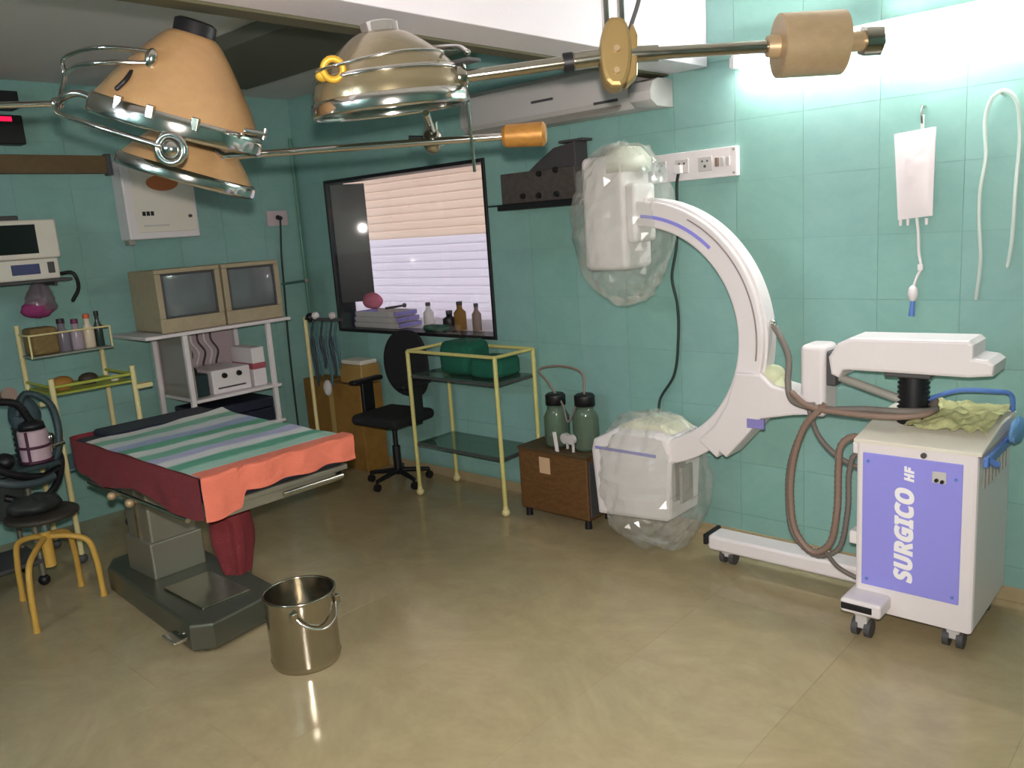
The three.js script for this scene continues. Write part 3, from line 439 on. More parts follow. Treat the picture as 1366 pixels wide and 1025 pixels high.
{ // crumpled paper on the console
  const g = grid(40, 30, (u, v) => { const x = 4.3 + u * 0.27, z = 0.09 + v * 0.36; return [x + nz.noise(u * 3, v * 4, 5) * 0.01, (z > 0.3 ? 0.795 - (z - 0.3) * 0.16 : 0.795) + 0.012 + Math.abs(nz.noise(u * 5, v * 5, 2)) * 0.03 + Math.abs(nz.noise(u * 14, v * 14, 8)) * 0.012, z]; });
  solo('crumpled_cover', g, std(0xc9cba0, 0.8, 0, { side: THREE.DoubleSide, map: mott(0xeeecda, 16, 9, 5) }), 'crumpled pale yellow-green cover lying on the machine console', 'cover');
  const b = grid(24, 24, (u, v) => { const a = u * 2 * Math.PI, q = (v - 0.5) * Math.PI, k = 1 + 0.2 * nz.noise(Math.cos(a) * 2, Math.sin(a) * 2, v * 4); return [4.615 + 0.018 * k * Math.cos(q) * Math.cos(a), 0.755 + 0.045 * k * Math.sin(q), 0.22 + 0.1 * k * Math.cos(q) * Math.sin(a)]; });
  solo('blue_wrap', b, std(0x6f9fd4, 0.5, 0, { side: THREE.DoubleSide }), 'crumpled blue plastic wrap tied to the side rail of the console', 'plastic wrap');
}
// ------------------------------------------------------------------ glass-shelf trolley and what it carries
{
  const t = thing('instrument_trolley', 'pale yellow tubular trolley with two glass shelves under the hatch window', 'trolley', [1.83, 0, 0.2]);
  const x0 = 1.475, x1 = 2.19, z0 = 0.045, z1 = 0.36, r = 0.0125;
  for (const [x, z] of [[x0, z0], [x1, z0], [x0, z1], [x1, z1]]) { const l = mesh('leg', C([x, 0.05, z], [x, 0.9, z], r), M.yellow, t); mesh('caster', [S(x, 0.024, z, 0.024), C([x, 0.03, z], [x, 0.06, z], 0.017, 0.014)], M.cream, l); }
  for (const y of [0.9]) { mesh('rail', C([x0, y, z1], [x1, y, z1], r * 0.8), M.yellow, t); mesh('rail', C([x0, y, z0], [x1, y, z0], r * 0.8), M.yellow, t); mesh('rail', C([x0, y, z0], [x0, y, z1], r * 0.8), M.yellow, t); mesh('rail', C([x1, y, z0], [x1, y, z1], r * 0.8), M.yellow, t); }
  for (const y of [0.75, 0.33]) { mesh('shelf', B(x0 + 0.005, x1 - 0.005, y, y + 0.008, z0 + 0.005, z1 - 0.005, 0.002), M.greenGlass, t); mesh('shelf_edge', [B(x0, x1, y - 0.012, y, z1 - 0.012, z1, 0.002), B(x0, x1, y - 0.012, y, z0, z0 + 0.012, 0.002), B(x0, x0 + 0.012, y - 0.012, y, z0, z1, 0.002), B(x1 - 0.012, x1, y - 0.012, y, z0, z1, 0.002)], M.dgrey, t); }
  const pile = (name, label, x0, x1, y0, h, z0, z1, sd) => solo(name, grid(40, 30, (u, v) => { const a = u * 2 * Math.PI, b = (v - 0.5) * Math.PI, e = 0.45, f = (q) => Math.sign(q) * Math.pow(Math.abs(q), e), k = 1 + 0.06 * nz.noise(Math.cos(a) * 3 + sd, Math.sin(a) * 3, v * 6); return [(x0 + x1) / 2 + (x1 - x0) / 2 * k * f(Math.cos(b)) * f(Math.cos(a)), Math.max(y0, y0 + h / 2 + h / 2 * k * f(Math.sin(b))), (z0 + z1) / 2 + (z1 - z0) / 2 * f(Math.cos(b)) * f(Math.sin(a))]; }), M.green, label, 'cloth', 'folded green theatre cloths');
  pile('green_cloth', 'flat folded dark green cloth at the right end of the glass trolley', 1.92, 2.15, 0.7595, 0.12, 0.08, 0.32, 1);
  pile('green_cloth', 'tall heap of dark green cloth standing on the glass trolley behind the flat one', 1.66, 1.915, 0.7595, 0.2, 0.08, 0.3, 5);
}
// ------------------------------------------------------------------ suction machine
{
  const t = thing('suction_machine', 'brown wooden suction cabinet with two dark lidded jars between trolley and C-arm', 'suction machine', [2.48, 0, 0.17]);
  mesh('cabinet', B(2.25, 2.72, 0.05, 0.385, 0.05, 0.29, 0.008), M.wood, t); mesh('top_tray', [B(2.245, 2.725, 0.385, 0.4, 0.045, 0.295, 0.003)], std(0x4d3b22, 0.6), t);
  mesh('side_panel', B(2.722, 2.73, 0.07, 0.37, 0.06, 0.28, 0.003), M.dgrey, t); mesh('paper_label', B(2.4, 2.475, 0.27, 0.36, 0.29, 0.2915, 0.0005), std(0xcfae8c, 0.8), t, { label: 'pale paper label' });
  mesh('handle', T([[2.735, 0.3, 0.12], [2.765, 0.29, 0.14], [2.765, 0.24, 0.2], [2.735, 0.23, 0.22]], 0.008, 16), M.chrome, t);
  for (const [x, z] of [[2.28, 0.08], [2.69, 0.08], [2.28, 0.26], [2.69, 0.26]]) mesh('foot', C([x, 0.0, z], [x, 0.052, z], 0.02, 0.016, 14), M.black, t);
  for (const [x, z, h] of [[2.44, 0.17, 0.23], [2.63, 0.16, 0.24]]) { const j = mesh('jar', L([[0, 0], [0.066, 0], [0.07, 0.02], [0.07, h * 0.72], [0.05, h * 0.88], [0.046, h], [0, h]], x, 0.4005, z, 28), phy(0x9fb5a0, 0.08, { transmission: 0.75, thickness: 0 }), t); mesh('lid', L([[0, 0], [0.055, 0], [0.055, 0.05], [0.045, 0.06], [0, 0.06]], x, 0.4005 + h, z, 24), M.black, j); }
  mesh('gauge', [C([2.53, 0.46, 0.2], [2.53, 0.46, 0.225], 0.028), C([2.53, 0.4, 0.2], [2.53, 0.45, 0.2], 0.008)], M.lgrey, t); mesh('gauge', [C([2.6, 0.47, 0.24], [2.6, 0.47, 0.26], 0.026), C([2.6, 0.4, 0.24], [2.6, 0.45, 0.24], 0.008)], M.lgrey, t);
  mesh('white_tag', (() => { const g = B(-0.012, 0.012, -0.06, 0.06, 0, 0.003, 0.001); g.rotateZ(0.12); g.translate(2.51, 0.445, 0.27); return g; })(), M.white, t, { label: 'white strip tag' });
  mesh('tube', T([[2.44, 0.69, 0.17], [2.38, 0.75, 0.16], [2.3, 0.8, 0.13], [2.45, 0.83, 0.12], [2.6, 0.8, 0.13], [2.63, 0.7, 0.16]], 0.006, 50), M.rubberBrown, t); mesh('tube', T([[2.46, 0.68, 0.17], [2.52, 0.62, 0.2], [2.55, 0.55, 0.21], [2.6, 0.68, 0.17]], 0.006, 30), M.rubber, t);
}
// ------------------------------------------------------------------ office chairs
function chair(label, p, turn, s, backTall) {
  const t = thing('swivel_chair', label, 'chair', p, undefined); t.rotation.y = turn; origin.set(t, [0, 0, 0]);
  for (let i = 0; i < 5; i++) { const a = i * Math.PI * 0.4 + 0.3, x = 0.2 * s * Math.cos(a), z = 0.2 * s * Math.sin(a); const l = mesh('leg', [C([0, 0.09, 0], [x, 0.065, z], 0.018, 0.013, 10), S(0, 0.09, 0, 0.03)], M.black, t); mesh('caster', [C([x - 0.012, 0.025, z], [x + 0.012, 0.025, z], 0.025, 0.025, 16), C([x, 0.03, z], [x, 0.07, z], 0.008, 0.008, 8)], M.black, l); }
  mesh('gas_lift', [C([0, 0.08, 0], [0, 0.25, 0], 0.026), C([0, 0.25, 0], [0, 0.41, 0], 0.016)], M.black, t);
  mesh('seat', [B(-0.2 * s, 0.2 * s, 0.41, 0.48, -0.19 * s, 0.19 * s, 0.034)], M.blackSoft, t); mesh('seat_plate', B(-0.09, 0.09, 0.395, 0.412, -0.12, 0.12, 0.004), M.black, t);
  const g = grid(30, 20, (u, v) => { const a = u * 2 * Math.PI, b = (v - 0.5) * Math.PI, e = (q) => Math.sign(q) * Math.pow(Math.abs(q), 0.75); const x = 0.2 * s * e(Math.cos(b)) * Math.cos(a), y = (backTall / 2) * Math.sin(b); return [x, 0.975 - backTall / 2 + y - (0.9 - 0.9), -0.19 * s + 0.03 * e(Math.cos(b)) * Math.sin(a) + x * x * 0.8]; });
  mesh('backrest', g, M.blackSoft, t); mesh('back_stem', T([[0, 0.4, -0.1 * s], [0, 0.4, -0.2 * s], [0, 0.5, -0.225 * s], [0, 0.7, -0.225 * s]], 0.014, 24), M.black, t);
  for (const q of [-1, 1]) { const a = mesh('armrest', B(q * 0.215 - 0.03, q * 0.215 + 0.03, 0.655, 0.685, -0.13, 0.13, 0.014), M.black, t); mesh('arm_post', [B(q * 0.215 - 0.014, q * 0.215 + 0.014, 0.43, 0.66, -0.05, 0.05, 0.01), B(q * 0.15 - 0.07, q * 0.15 + 0.07, 0.41, 0.43, -0.04, 0.04, 0.005)], M.black, a); }
  return t;
}
chair('black swivel chair with an oval backrest between brown box and glass trolley', [1.16, 0, 0.262], 0.1, 1, 0.44);
// ------------------------------------------------------------------ brown box and drip stand in the corner
{
  const t = thing('corner_box', 'tall yellow-brown carton standing in the corner behind the stand', 'box', [0.46, 0, 0.13]);
  mesh('carton', B(0.12, 0.78, 0, 0.6, 0.03, 0.22, 0.006), M.carton, t); mesh('flap', B(0.12, 0.4, 0.6, 0.606, 0.03, 0.22, 0.002), M.carton, t); mesh('tape', B(0.42, 0.47, 0.02, 0.6015, 0.2195, 0.2212, 0.0005), std(0xb49a5c, 0.4), t);
  solo('packet', B(0.55, 0.79, 0.607, 0.735, 0.04, 0.2, 0.01), std(0xa8874a, 0.7), 'small ochre packet on top of the brown carton', 'packet');
  solo('white_packet', B(0.56, 0.78, 0.7355, 0.765, 0.05, 0.19, 0.008), M.whiteWarm, 'flat whitish packet lying on the ochre packet', 'packet');
  const s = thing('drip_stand', 'cream upright stand pole with dark tubes hung from its top', 'stand', [0.46, 0, 0.37]);
  for (let i = 0; i < 4; i++) { const a = i * Math.PI / 2 + 0.5; mesh('foot', C([0.46, 0.06, 0.37], [0.46 + 0.14 * Math.cos(a), 0.012, 0.37 + 0.14 * Math.sin(a)], 0.012, 0.01, 10), M.cream, s); }
  mesh('pole', C([0.46, 0.04, 0.37], [0.46, 1.08, 0.37], 0.013), M.cream, s); mesh('cross_bar', C([0.46, 1.07, 0.37], [0.78, 1.06, 0.3], 0.011), M.dgrey, s);
  for (const [k, c] of [[0.3, M.white], [0.75, M.lgrey]]) mesh('clamp', S(0.46 + 0.32 * k, 1.09, 0.37 - 0.07 * k, 0.025), c, s); mesh('clamp', S(0.51, 1.08, 0.36, 0.03), M.black, s);
  for (let i = 0; i < 6; i++) { const x = 0.53 + i * 0.04, z = 0.355 - i * 0.009, l = 0.62 + (i % 3) * 0.06; mesh('hanging_tube', T([[x, 1.06, z], [x - 0.02, 0.9, z + 0.02], [x + 0.01 * (i % 2), l + 0.1, z + 0.02], [x + 0.02, l, z + 0.025], [x + 0.035, l + 0.08, z + 0.03], [x + 0.02, 0.95, z + 0.03]], 0.007, 40), i % 2 ? std(0x4a6a72, 0.5) : std(0x2e3c42, 0.5), s); }
  mesh('cuff', S(0.6, 0.6, 0.345, 0.035, 1, 1.6, 0.8), M.lgrey, s);
}
// ------------------------------------------------------------------ monitor cart
{
  const t = thing('monitor_cart', 'white metal cart with three shelves carrying two old monitors', 'cart', [0.29, 0, 1.0]);
  const x0 = 0.08, x1 = 0.5;
  for (const [x, z] of [[x0, 0.68], [x1, 0.68], [x0, 1.24], [x1, 1.24]]) { const l = mesh('post', B(x - 0.014, x + 0.014, 0.07, 1.085, z - 0.014, z + 0.014, 0.003), M.white, t); mesh('caster', [C([x - 0.012, 0.034, z], [x + 0.012, 0.034, z], 0.034, 0.034, 18), C([x, 0.03, z], [x, 0.072, z], 0.008, 0.008, 8)], M.dgrey, l); }
  mesh('top_shelf', B(0.05, 0.53, 1.085, 1.106, 0.52, 1.48, 0.006), M.white, t);
  mesh('shelf', B(x0 + 0.0145, x1 + 0.02, 0.665, 0.685, 0.64, 1.225, 0.005), M.white, t); mesh('shelf', B(x0 + 0.0145, x1 + 0.02, 0.43, 0.45, 0.64, 1.225, 0.005), M.white, t);
  mesh('side_panel', B(x0, x1 - 0.015, 0.68, 1.084, 1.2, 1.212, 0.002), M.grey, t); mesh('back_panel', B(x0 - 0.012, x0 - 0.006, 0.7, 1.08, 0.7, 1.22, 0.002), std(0xb9a9ae, 0.6), t);
  function crt(label, z0, z1, dx) {
    const m = thing('crt_monitor', label, 'monitor', [0.3, 1.107, (z0 + z1) / 2], 'old monitors on the white cart');
    const y0 = 1.107, y1 = 1.475, xf = 0.47 + dx;
    mesh('case', [B(0.12, xf, y0 + 0.006, y1, z0 + 0.005, z1 - 0.005, 0.012), B(0.07, 0.13, y0 + 0.05, y1 - 0.05, z0 + 0.06, z1 - 0.06, 0.012)], M.crt, m);
    const iy0 = y0 + 0.085, iy1 = y1 - 0.022, iz0 = z0 + 0.035, iz1 = z1 - 0.035;
    mesh('bezel', [B(xf - 0.004, xf + 0.022, y0 + 0.001, iy0, z0, z1, 0.006), B(xf - 0.004, xf + 0.022, iy1, y1 + 0.004, z0, z1, 0.006), B(xf - 0.004, xf + 0.022, iy0, iy1, z0, iz0, 0.004), B(xf - 0.004, xf + 0.022, iy0, iy1, iz1, z1, 0.004)], M.crt, m);
    mesh('screen', grid(24, 20, (u, v) => { const a = (u - 0.5) * 2, b = (v - 0.5) * 2; return [xf + 0.022 - 0.016 * (a * a * 0.6 + b * b * 0.5), iy1 + (iy0 - iy1) * v, iz1 + (iz0 - iz1) * (1 - u) * 1]; }).scale(1, 1, 1), M.screen, m);
    mesh('screen_mask', [B(xf + 0.002, xf + 0.024, iy0 - 0.001, iy0 + 0.012, iz0, iz1, 0.004), B(xf + 0.002, xf + 0.024, iy1 - 0.012, iy1 + 0.001, iz0, iz1, 0.004), B(xf + 0.002, xf + 0.024, iy0, iy1, iz0, iz0 + 0.012, 0.004), B(xf + 0.002, xf + 0.024, iy0, iy1, iz1 - 0.012, iz1, 0.004)], M.dgrey, m);
    return m;
  }
  crt('beige CRT monitor on the white cart, under the voltage box', 0.955, 1.36, 0); crt('beige CRT monitor on the white cart, next to the wall socket', 0.545, 0.94, 0);
  const yy = 0.6855;
  const v = thing('video_unit', 'white electronic unit with two dark dials on the middle cart shelf', 'electronic unit', [0.3, yy, 0.92]);
  mesh('case', B(0.14, 0.46, yy, yy + 0.15, 0.82, 1.08, 0.008), M.white, v); for (const z of [0.9, 1.0]) mesh('dial', C([0.459, yy + 0.11, z], [0.475, yy + 0.11, z], 0.018, 0.015), M.black, v); mesh('slot', B(0.458, 0.4625, yy + 0.03, yy + 0.04, 0.86, 1.05, 0.001), M.dgrey, v);
  const b = thing('red_band_box', 'small white box with a red band on the middle cart shelf', 'box', [0.3, yy, 0.74]);
  mesh('case', B(0.2, 0.46, yy, yy + 0.25, 0.705, 0.795, 0.006), M.white, b); mesh('band', B(0.198, 0.462, yy + 0.11, yy + 0.15, 0.703, 0.797, 0.004), std(0xa85560, 0.6), b, { label: 'red band' });
  const k = thing('power_pack', 'dark blue-green power pack on the middle cart shelf', 'power pack', [0.3, yy, 1.14]); mesh('case', B(0.2, 0.45, yy, yy + 0.14, 1.1, 1.19, 0.008), std(0x1e3538, 0.5), k); mesh('handle', T([[0.25, yy + 0.14, 1.145], [0.27, yy + 0.17, 1.145], [0.38, yy + 0.17, 1.145], [0.4, yy + 0.14, 1.145]], 0.008, 20), M.black, k);
  const w = thing('cable_bundle', 'bundle of dark and white leads hanging behind the white electronic unit', 'cables', [0.12, 0.7, 0.95]); for (let i = 0; i < 6; i++) { const z = 0.88 + i * 0.045; mesh('lead', T([[0.13, 1.08, z], [0.16, 1.0, z + 0.02], [0.14, 0.92, z - 0.03], [0.18, 0.86, z + 0.01], [0.15, yy + 0.152, z]], 0.007, 30), i % 2 ? M.white : M.dgrey, w); }
  const y3 = 0.4505; const nb = thing('dark_blue_case', 'flat dark blue instrument case on the lowest cart shelf', 'case', [0.3, y3, 0.93]); mesh('lower_shell', B(0.14, 0.5, y3, y3 + 0.09, 0.7, 1.2, 0.01), M.navy, nb); mesh('lid', B(0.14, 0.5, y3 + 0.092, y3 + 0.16, 0.7, 1.2, 0.012), M.navy, nb);
}
// ------------------------------------------------------------------ patient monitor on its wall shelf
{
  const s = thing('wall_shelf', 'thin dark wall shelf under the small patient monitor', 'shelf', [0.15, 1.45, 2.0]); mesh('board', B(0.0005, 0.32, 1.462, 1.478, 1.74, 2.4, 0.003), M.dgrey, s); mesh('bracket', [B(0.001, 0.26, 1.44, 1.462, 1.8, 1.815, 0.002), B(0.001, 0.015, 1.3, 1.462, 1.8, 1.815, 0.002)], M.dgrey, s);
  const t = thing('patient_monitor', 'cream patient monitor with a dark screen on a wall shelf', 'monitor', [0.2, 1.479, 2.0]);
  mesh('base_unit', B(0.05, 0.3, 1.479, 1.59, 1.79, 2.2, 0.008), M.whiteWarm, t); mesh('button_panel', B(0.299, 0.304, 1.51, 1.565, 1.89, 2.03, 0.002), std(0x3c4470, 0.5), t, { label: 'dark blue button panel' }); mesh('socket_plate', B(0.299, 0.304, 1.51, 1.57, 1.815, 1.85, 0.002), M.dgrey, t);
  mesh('screen_case', B(0.06, 0.27, 1.591, 1.8, 1.76, 2.14, 0.012), M.whiteWarm, t); mesh('screen', B(0.269, 0.274, 1.62, 1.775, 1.87, 2.09, 0.002), M.screenDark, t); mesh('handle', B(0.1, 0.14, 1.8, 1.83, 1.9, 2.05, 0.008), M.dgrey, t);
  mesh('cable', T([[0.28, 1.5, 1.8], [0.34, 1.5, 1.74], [0.33, 1.42, 1.72], [0.3, 1.35, 1.75]], 0.01, 20), M.black, t);
}
// ------------------------------------------------------------------ medicine trolley by the teal wall
{
  const t = thing('medicine_trolley', 'pale yellow trolley with a raised back shelf of bottles by the teal wall', 'trolley', [0.55, 0, 1.86]);
  const x0 = 0.35, x1 = 0.72, z0 = 1.66, z1 = 2.07;
  for (const [x, z, h] of [[x0, z0, 1.25], [x0, z1, 1.25], [x1, z0, 0.99], [x1, z1, 0.99]]) { const l = mesh('post', C([x, 0.05, z], [x, h, z], 0.0135), M.cream, t); mesh('caster', S(x, 0.027, z, 0.027), M.dgrey, l); }
  mesh('deck', B(x0, x1, 0.9, 0.912, z0, z1, 0.003), std(0x9ca33c, 0.5), t, { label: 'olive green deck' }); mesh('deck_rail', [C([x1, 0.945, z0], [x1, 0.945, z1], 0.008), C([x0, 0.945, z0], [x1, 0.945, z0], 0.008), C([x0, 0.945, z1], [x1, 0.945, z1], 0.008)], std(0xa9b24a, 0.5), t);
  mesh('upper_shelf', B(x0 - 0.02, x0 + 0.17, 1.08, 1.09, z0, z1, 0.003), std(0x8c9186, 0.5), t); mesh('lower_shelf', B(x0, x1, 0.5, 0.51, z0, z1, 0.003), std(0x5f7f8c, 0.5), t);
  mesh('shelf_guard', [C([x0 + 0.16, 1.2, z0], [x0 + 0.16, 1.2, z1], 0.005), C([x0, 1.2, z0], [x0 + 0.16, 1.2, z0], 0.005), C([x0, 1.2, z1], [x0 + 0.16, 1.2, z1], 0.005), C([x0 + 0.16, 1.08, z0], [x0 + 0.16, 1.2, z0], 0.005), C([x0 + 0.16, 1.08, z1], [x0 + 0.16, 1.2, z1], 0.005)], M.cream, t);
  mesh('side_arm', [B(x1 - 0.04, x1 + 0.02, 0.86, 0.885, z0 - 0.09, z0, 0.004), B(x1 - 0.02, x1 + 0.005, 0.86, 0.885, z1, z1 + 0.07, 0.004)], M.cream, t);
  solo('brown_pack', B(0.365, 0.5, 1.0905, 1.235, 1.92, 2.06, 0.02), std(0x86744a, 0.8, 0, { map: mott(0xe8ded0, 30, 6, 5) }), 'brown wrapped pack on the raised back shelf of the medicine trolley', 'pack');
  [[0.43, 1.88, 0.035, 0.15, 0x7e7a86, 'grey lilac bottle beside the brown pack', 0x2a1620], [0.43, 1.81, 0.033, 0.14, 0xa79aa6, 'pale lilac bottle on the raised back shelf', 0x701f50], [0.43, 1.745, 0.03, 0.16, 0xd8c8b0, 'cream bottle with an orange cap on the raised back shelf', 0xc85a2c], [0.43, 1.69, 0.022, 0.17, 0x30403c, 'dark green bottle at the end of the raised back shelf', 0x141c18]].forEach(([x, z, r, h, c, lb, cc]) => {
    const b = thing('medicine_bottle', lb, 'bottle', [x, 1.0905, z], 'bottles on the raised back shelf'); mesh('bottle_body', L([[0, 0], [r, 0], [r, h * 0.65], [r * 0.5, h * 0.82], [r * 0.5, h], [0, h]], x, 1.0905, z, 20), phy(c, 0.25, {}), b); mesh('cap', C([x, 1.0905 + h, z], [x, 1.115 + h, z], r * 0.6, r * 0.55, 14), std(cc, 0.5), b);
  });
  const pk = grid(30, 22, (u, v) => { const a = u * 2 * Math.PI, b = (v - 0.5) * Math.PI, k = 1 + 0.15 * nz.noise(Math.cos(a) * 2 + 3, Math.sin(a) * 2, v * 5); return [0.09 + 0.06 * k * Math.cos(b) * Math.cos(a), 1.31 + 0.05 * k * Math.sin(b), 1.87 + 0.085 * k * Math.cos(b) * Math.sin(a)]; });
  const hg = thing('hanging_bag', 'clear carrier bag holding magenta cloth hung from the wall shelf bracket', 'bag', [0.09, 1.2, 1.87]); mesh('magenta_cloth', pk, std(0x9c3c74, 0.9, 0, { side: THREE.DoubleSide }), hg, { label: 'magenta cloth' });
  mesh('bag_film', grid(20, 16, (u, v) => { const a = u * 2 * Math.PI, w = (0.2 + 0.8 * Math.pow(v, 0.5)) * (v > 0.8 ? 1 - (v - 0.8) * 2.5 : 1) * (1 + 0.25 * nz.noise(Math.cos(a) * 3, Math.sin(a) * 3, v * 4)); return [0.09 + 0.065 * w * Math.cos(a) * (1 + 0.1 * nz.noise(u * 9, v * 6, 1)), 1.46 - 0.19 * v, 1.84 + 0.02 * v + 0.1 * w * Math.sin(a) * (1 + 0.1 * nz.noise(u * 9, v * 6, 4))]; }), phy(0xd9ccd6, 0.25, { transmission: 0.8, thickness: 0, side: THREE.DoubleSide }), hg);
  for (const [x, z, l, c, lb] of [[0.6, 1.98, 0.1, 0xa0702c, 'amber kit pouch on the olive deck'], [0.58, 1.84, 0.09, 0x3a3326, 'dark pouch on the olive deck'], [0.62, 1.72, 0.05, 0xd6d2c2, 'small white jar on the olive deck']]) solo('deck_item', [S(x, 0.912 + l * 0.35, z, l * 0.5, 1, 0.68, 1.1), C([x, 0.9125, z], [x, 0.93, z], l * 0.4, l * 0.42, 16)], std(c, 0.6), lb, 'supplies');
}
// ------------------------------------------------------------------ anaesthesia machine at the edge of the picture
{
  const t = thing('anaesthesia_machine', 'dark anaesthesia machine with hoses and a pale canister behind the yellow stool', 'anaesthesia machine', [0.86, 0, 2.45]);
  for (const [x, z] of [[0.72, 2.3], [0.98, 2.3], [0.72, 2.75], [0.98, 2.75]]) { const l = mesh('post', C([x, 0.05, z], [x, z > 2.5 ? 1.0 : 0.62, z], 0.013), M.brushed, t); mesh('caster', S(x, 0.028, z, 0.028), M.black, l); }
  mesh('lower_deck', B(0.7, 1.0, 0.12, 0.14, 2.28, 2.78, 0.004), M.dgrey, t); mesh('work_deck', B(0.69, 1.07, 0.6, 0.622, 2.16, 2.78, 0.004), std(0x2d3f42, 0.4), t);
  mesh('control_box', B(0.74, 0.94, 0.622, 0.9, 2.42, 2.76, 0.012), std(0x26312f, 0.5), t); mesh('flow_meter', [0, 1, 2].map((i) => C([0.95, 0.66, 2.46 + i * 0.05], [0.95, 0.88, 2.46 + i * 0.05], 0.012, 0.012, 12)), M.tubing, t); 
  mesh('canister', L([[0, 0], [0.062, 0], [0.066, 0.015], [0.066, 0.15], [0.062, 0.165], [0, 0.165]], 1.0, 0.6225, 2.24, 28), std(0xc2a9b4, 0.45), t, { label: 'pale pink canister' });
  mesh('canister_strap', [new THREE.TorusGeometry(0.067, 0.007, 8, 28).rotateX(Math.PI / 2).translate(1.0, 0.705, 2.24), C([1.05, 0.625, 2.285], [1.05, 0.785, 2.285], 0.007, 0.007, 8), new THREE.TorusGeometry(0.066, 0.008, 8, 28).rotateX(Math.PI / 2).translate(1.0, 0.632, 2.24)], std(0x451c34, 0.6), t, { label: 'dark strap' }); mesh('canister_lid', L([[0, 0], [0.06, 0], [0.055, 0.03], [0.02, 0.045], [0, 0.045]], 1.0, 0.7875, 2.24, 24), M.black, t);
  mesh('hose', hose([[1.0, 0.83, 2.24], [1.02, 0.93, 2.3], [0.98, 0.93, 2.44], [1.0, 0.78, 2.46], [1.06, 0.66, 2.44], [1.08, 0.6, 2.36], [1.06, 0.56, 2.24], [1.02, 0.57, 2.17]], 0.019, 150), M.black, t);
  mesh('hose', hose([[0.95, 0.85, 2.28], [0.93, 0.95, 2.22], [0.97, 0.9, 2.14], [1.02, 0.8, 2.13], [1.03, 0.66, 2.15], [1.0, 0.56, 2.2]], 0.018, 120), std(0x2f4348, 0.5), t);
  mesh('hose', hose([[0.9, 0.9, 2.5], [0.96, 0.84, 2.52], [1.06, 0.64, 2.5], [1.1, 0.57, 2.4], [1.09, 0.545, 2.28], [1.06, 0.55, 2.2]], 0.019, 130), std(0x46545a, 0.5), t);
  mesh('breathing_bag', grid(26, 20, (u, v) => { const a = u * 2 * Math.PI, b = (v - 0.5) * Math.PI, k = 1 + 0.1 * nz.noise(Math.cos(a) * 2, Math.sin(a) * 2, v * 3); return [0.9 + 0.06 * k * Math.cos(b) * Math.cos(a), 0.84 + 0.1 * k * Math.sin(b), 2.23 + 0.07 * k * Math.cos(b) * Math.sin(a)]; }), std(0x3c5057, 0.6), t);
  mesh('gas_cylinder', L([[0, 0], [0.06, 0], [0.065, 0.02], [0.065, 0.5], [0.045, 0.57], [0.02, 0.6], [0.02, 0.64], [0, 0.64]], 1.03, 0.0, 2.7, 26), M.black, t); 
  mesh('valve', [C([1.0, 0.66, 2.17], [1.0, 0.72, 2.17], 0.02), S(1.0, 0.73, 2.17, 0.026), C([1.04, 0.69, 2.17], [1.04, 0.7, 2.12], 0.012)], M.chrome, t); mesh('gauge', [C([0.95, 0.96, 2.3], [0.98, 0.97, 2.3], 0.035)], M.rubberBrown, t); mesh('vaporizer', [L([[0, 0], [0.045, 0], [0.045, 0.08], [0.03, 0.12], [0, 0.12]], 0.88, 0.9, 2.46, 20)], std(0x7a4630, 0.5), t);
  mesh('mask', S(1.0, 0.66, 2.38, 0.045, 1.2, 0.9, 1), M.black, t); mesh('hose', hose([[0.9, 0.7, 2.16], [0.98, 0.62, 2.13], [1.06, 0.5, 2.2], [1.08, 0.45, 2.3], [1.05, 0.5, 2.42]], 0.017, 100), M.black, t); mesh('ribbed_bellows', L([...Array(13)].map((_, i) => [i % 2 ? 0.05 : 0.06, i * 0.014]).concat([[0, 0.17]]), 0.9, 0.622, 2.24, 24), std(0x22282a, 0.6), t);
  mesh('drawer', B(0.72, 1.0, 0.38, 0.58, 2.32, 2.74, 0.006), std(0x2b3330, 0.5), t);
  t.position.x -= 0.13;
}
// ------------------------------------------------------------------ stool
{
  const c = [1.15, 2.345], t = thing('screw_stool', 'yellow four-legged screw stool with a dark round seat', 'stool', [c[0], 0, c[1]]);
  [[0.24, 0.17], [0.10, -0.17], [-0.19, 0.09], [-0.12, -0.15]].forEach(([dx, dz]) => { const l = mesh('leg', T([[c[0], 0.335, c[1]], [c[0] + dx * 0.5, 0.32, c[1] + dz * 0.5], [c[0] + dx * 0.85, 0.285, c[1] + dz * 0.85], [c[0] + dx * 0.96, 0.2, c[1] + dz * 0.96], [c[0] + dx, 0.012, c[1] + dz]], 0.0135, 40, 10), M.stoolYellow, t); mesh('rubber_foot', C([c[0] + dx, 0, c[1] + dz], [c[0] + dx, 0.02, c[1] + dz], 0.016, 0.015, 12), M.stoolYellow, l); });
  mesh('socket_tube', C([c[0], 0.19, c[1]], [c[0], 0.36, c[1]], 0.024), M.stoolYellow, t); mesh('screw', C([c[0], 0.36, c[1]], [c[0], 0.43, c[1]], 0.015), M.chrome, t); mesh('nut', C([c[0], 0.36, c[1]], [c[0], 0.39, c[1]], 0.024, 0.02, 6), M.chrome, t);
  const rb = grid(30, 20, (u, v) => { const a = u * 2 * Math.PI, b = (v - 0.5) * Math.PI, k = 1 + 0.22 * nz.noise(Math.cos(a) * 2.5, Math.sin(a) * 2.5, v * 4); return [c[0] - 0.02 + 0.1 * k * Math.cos(b) * Math.cos(a), Math.max(0.4585, 0.49 + 0.045 * k * Math.sin(b)), c[1] + 0.02 + 0.11 * k * Math.cos(b) * Math.sin(a)]; });
  solo('rubber_bag', rb, std(0x2c3230, 0.6), 'crumpled dark rubber bag lying on the stool seat', 'rubber bag');
  mesh('seat', L([[0, 0.428], [0.14, 0.428], [0.155, 0.436], [0.155, 0.448], [0.14, 0.456], [0, 0.458]], c[0], 0, c[1], 36), std(0x39342e, 0.5), t);
}
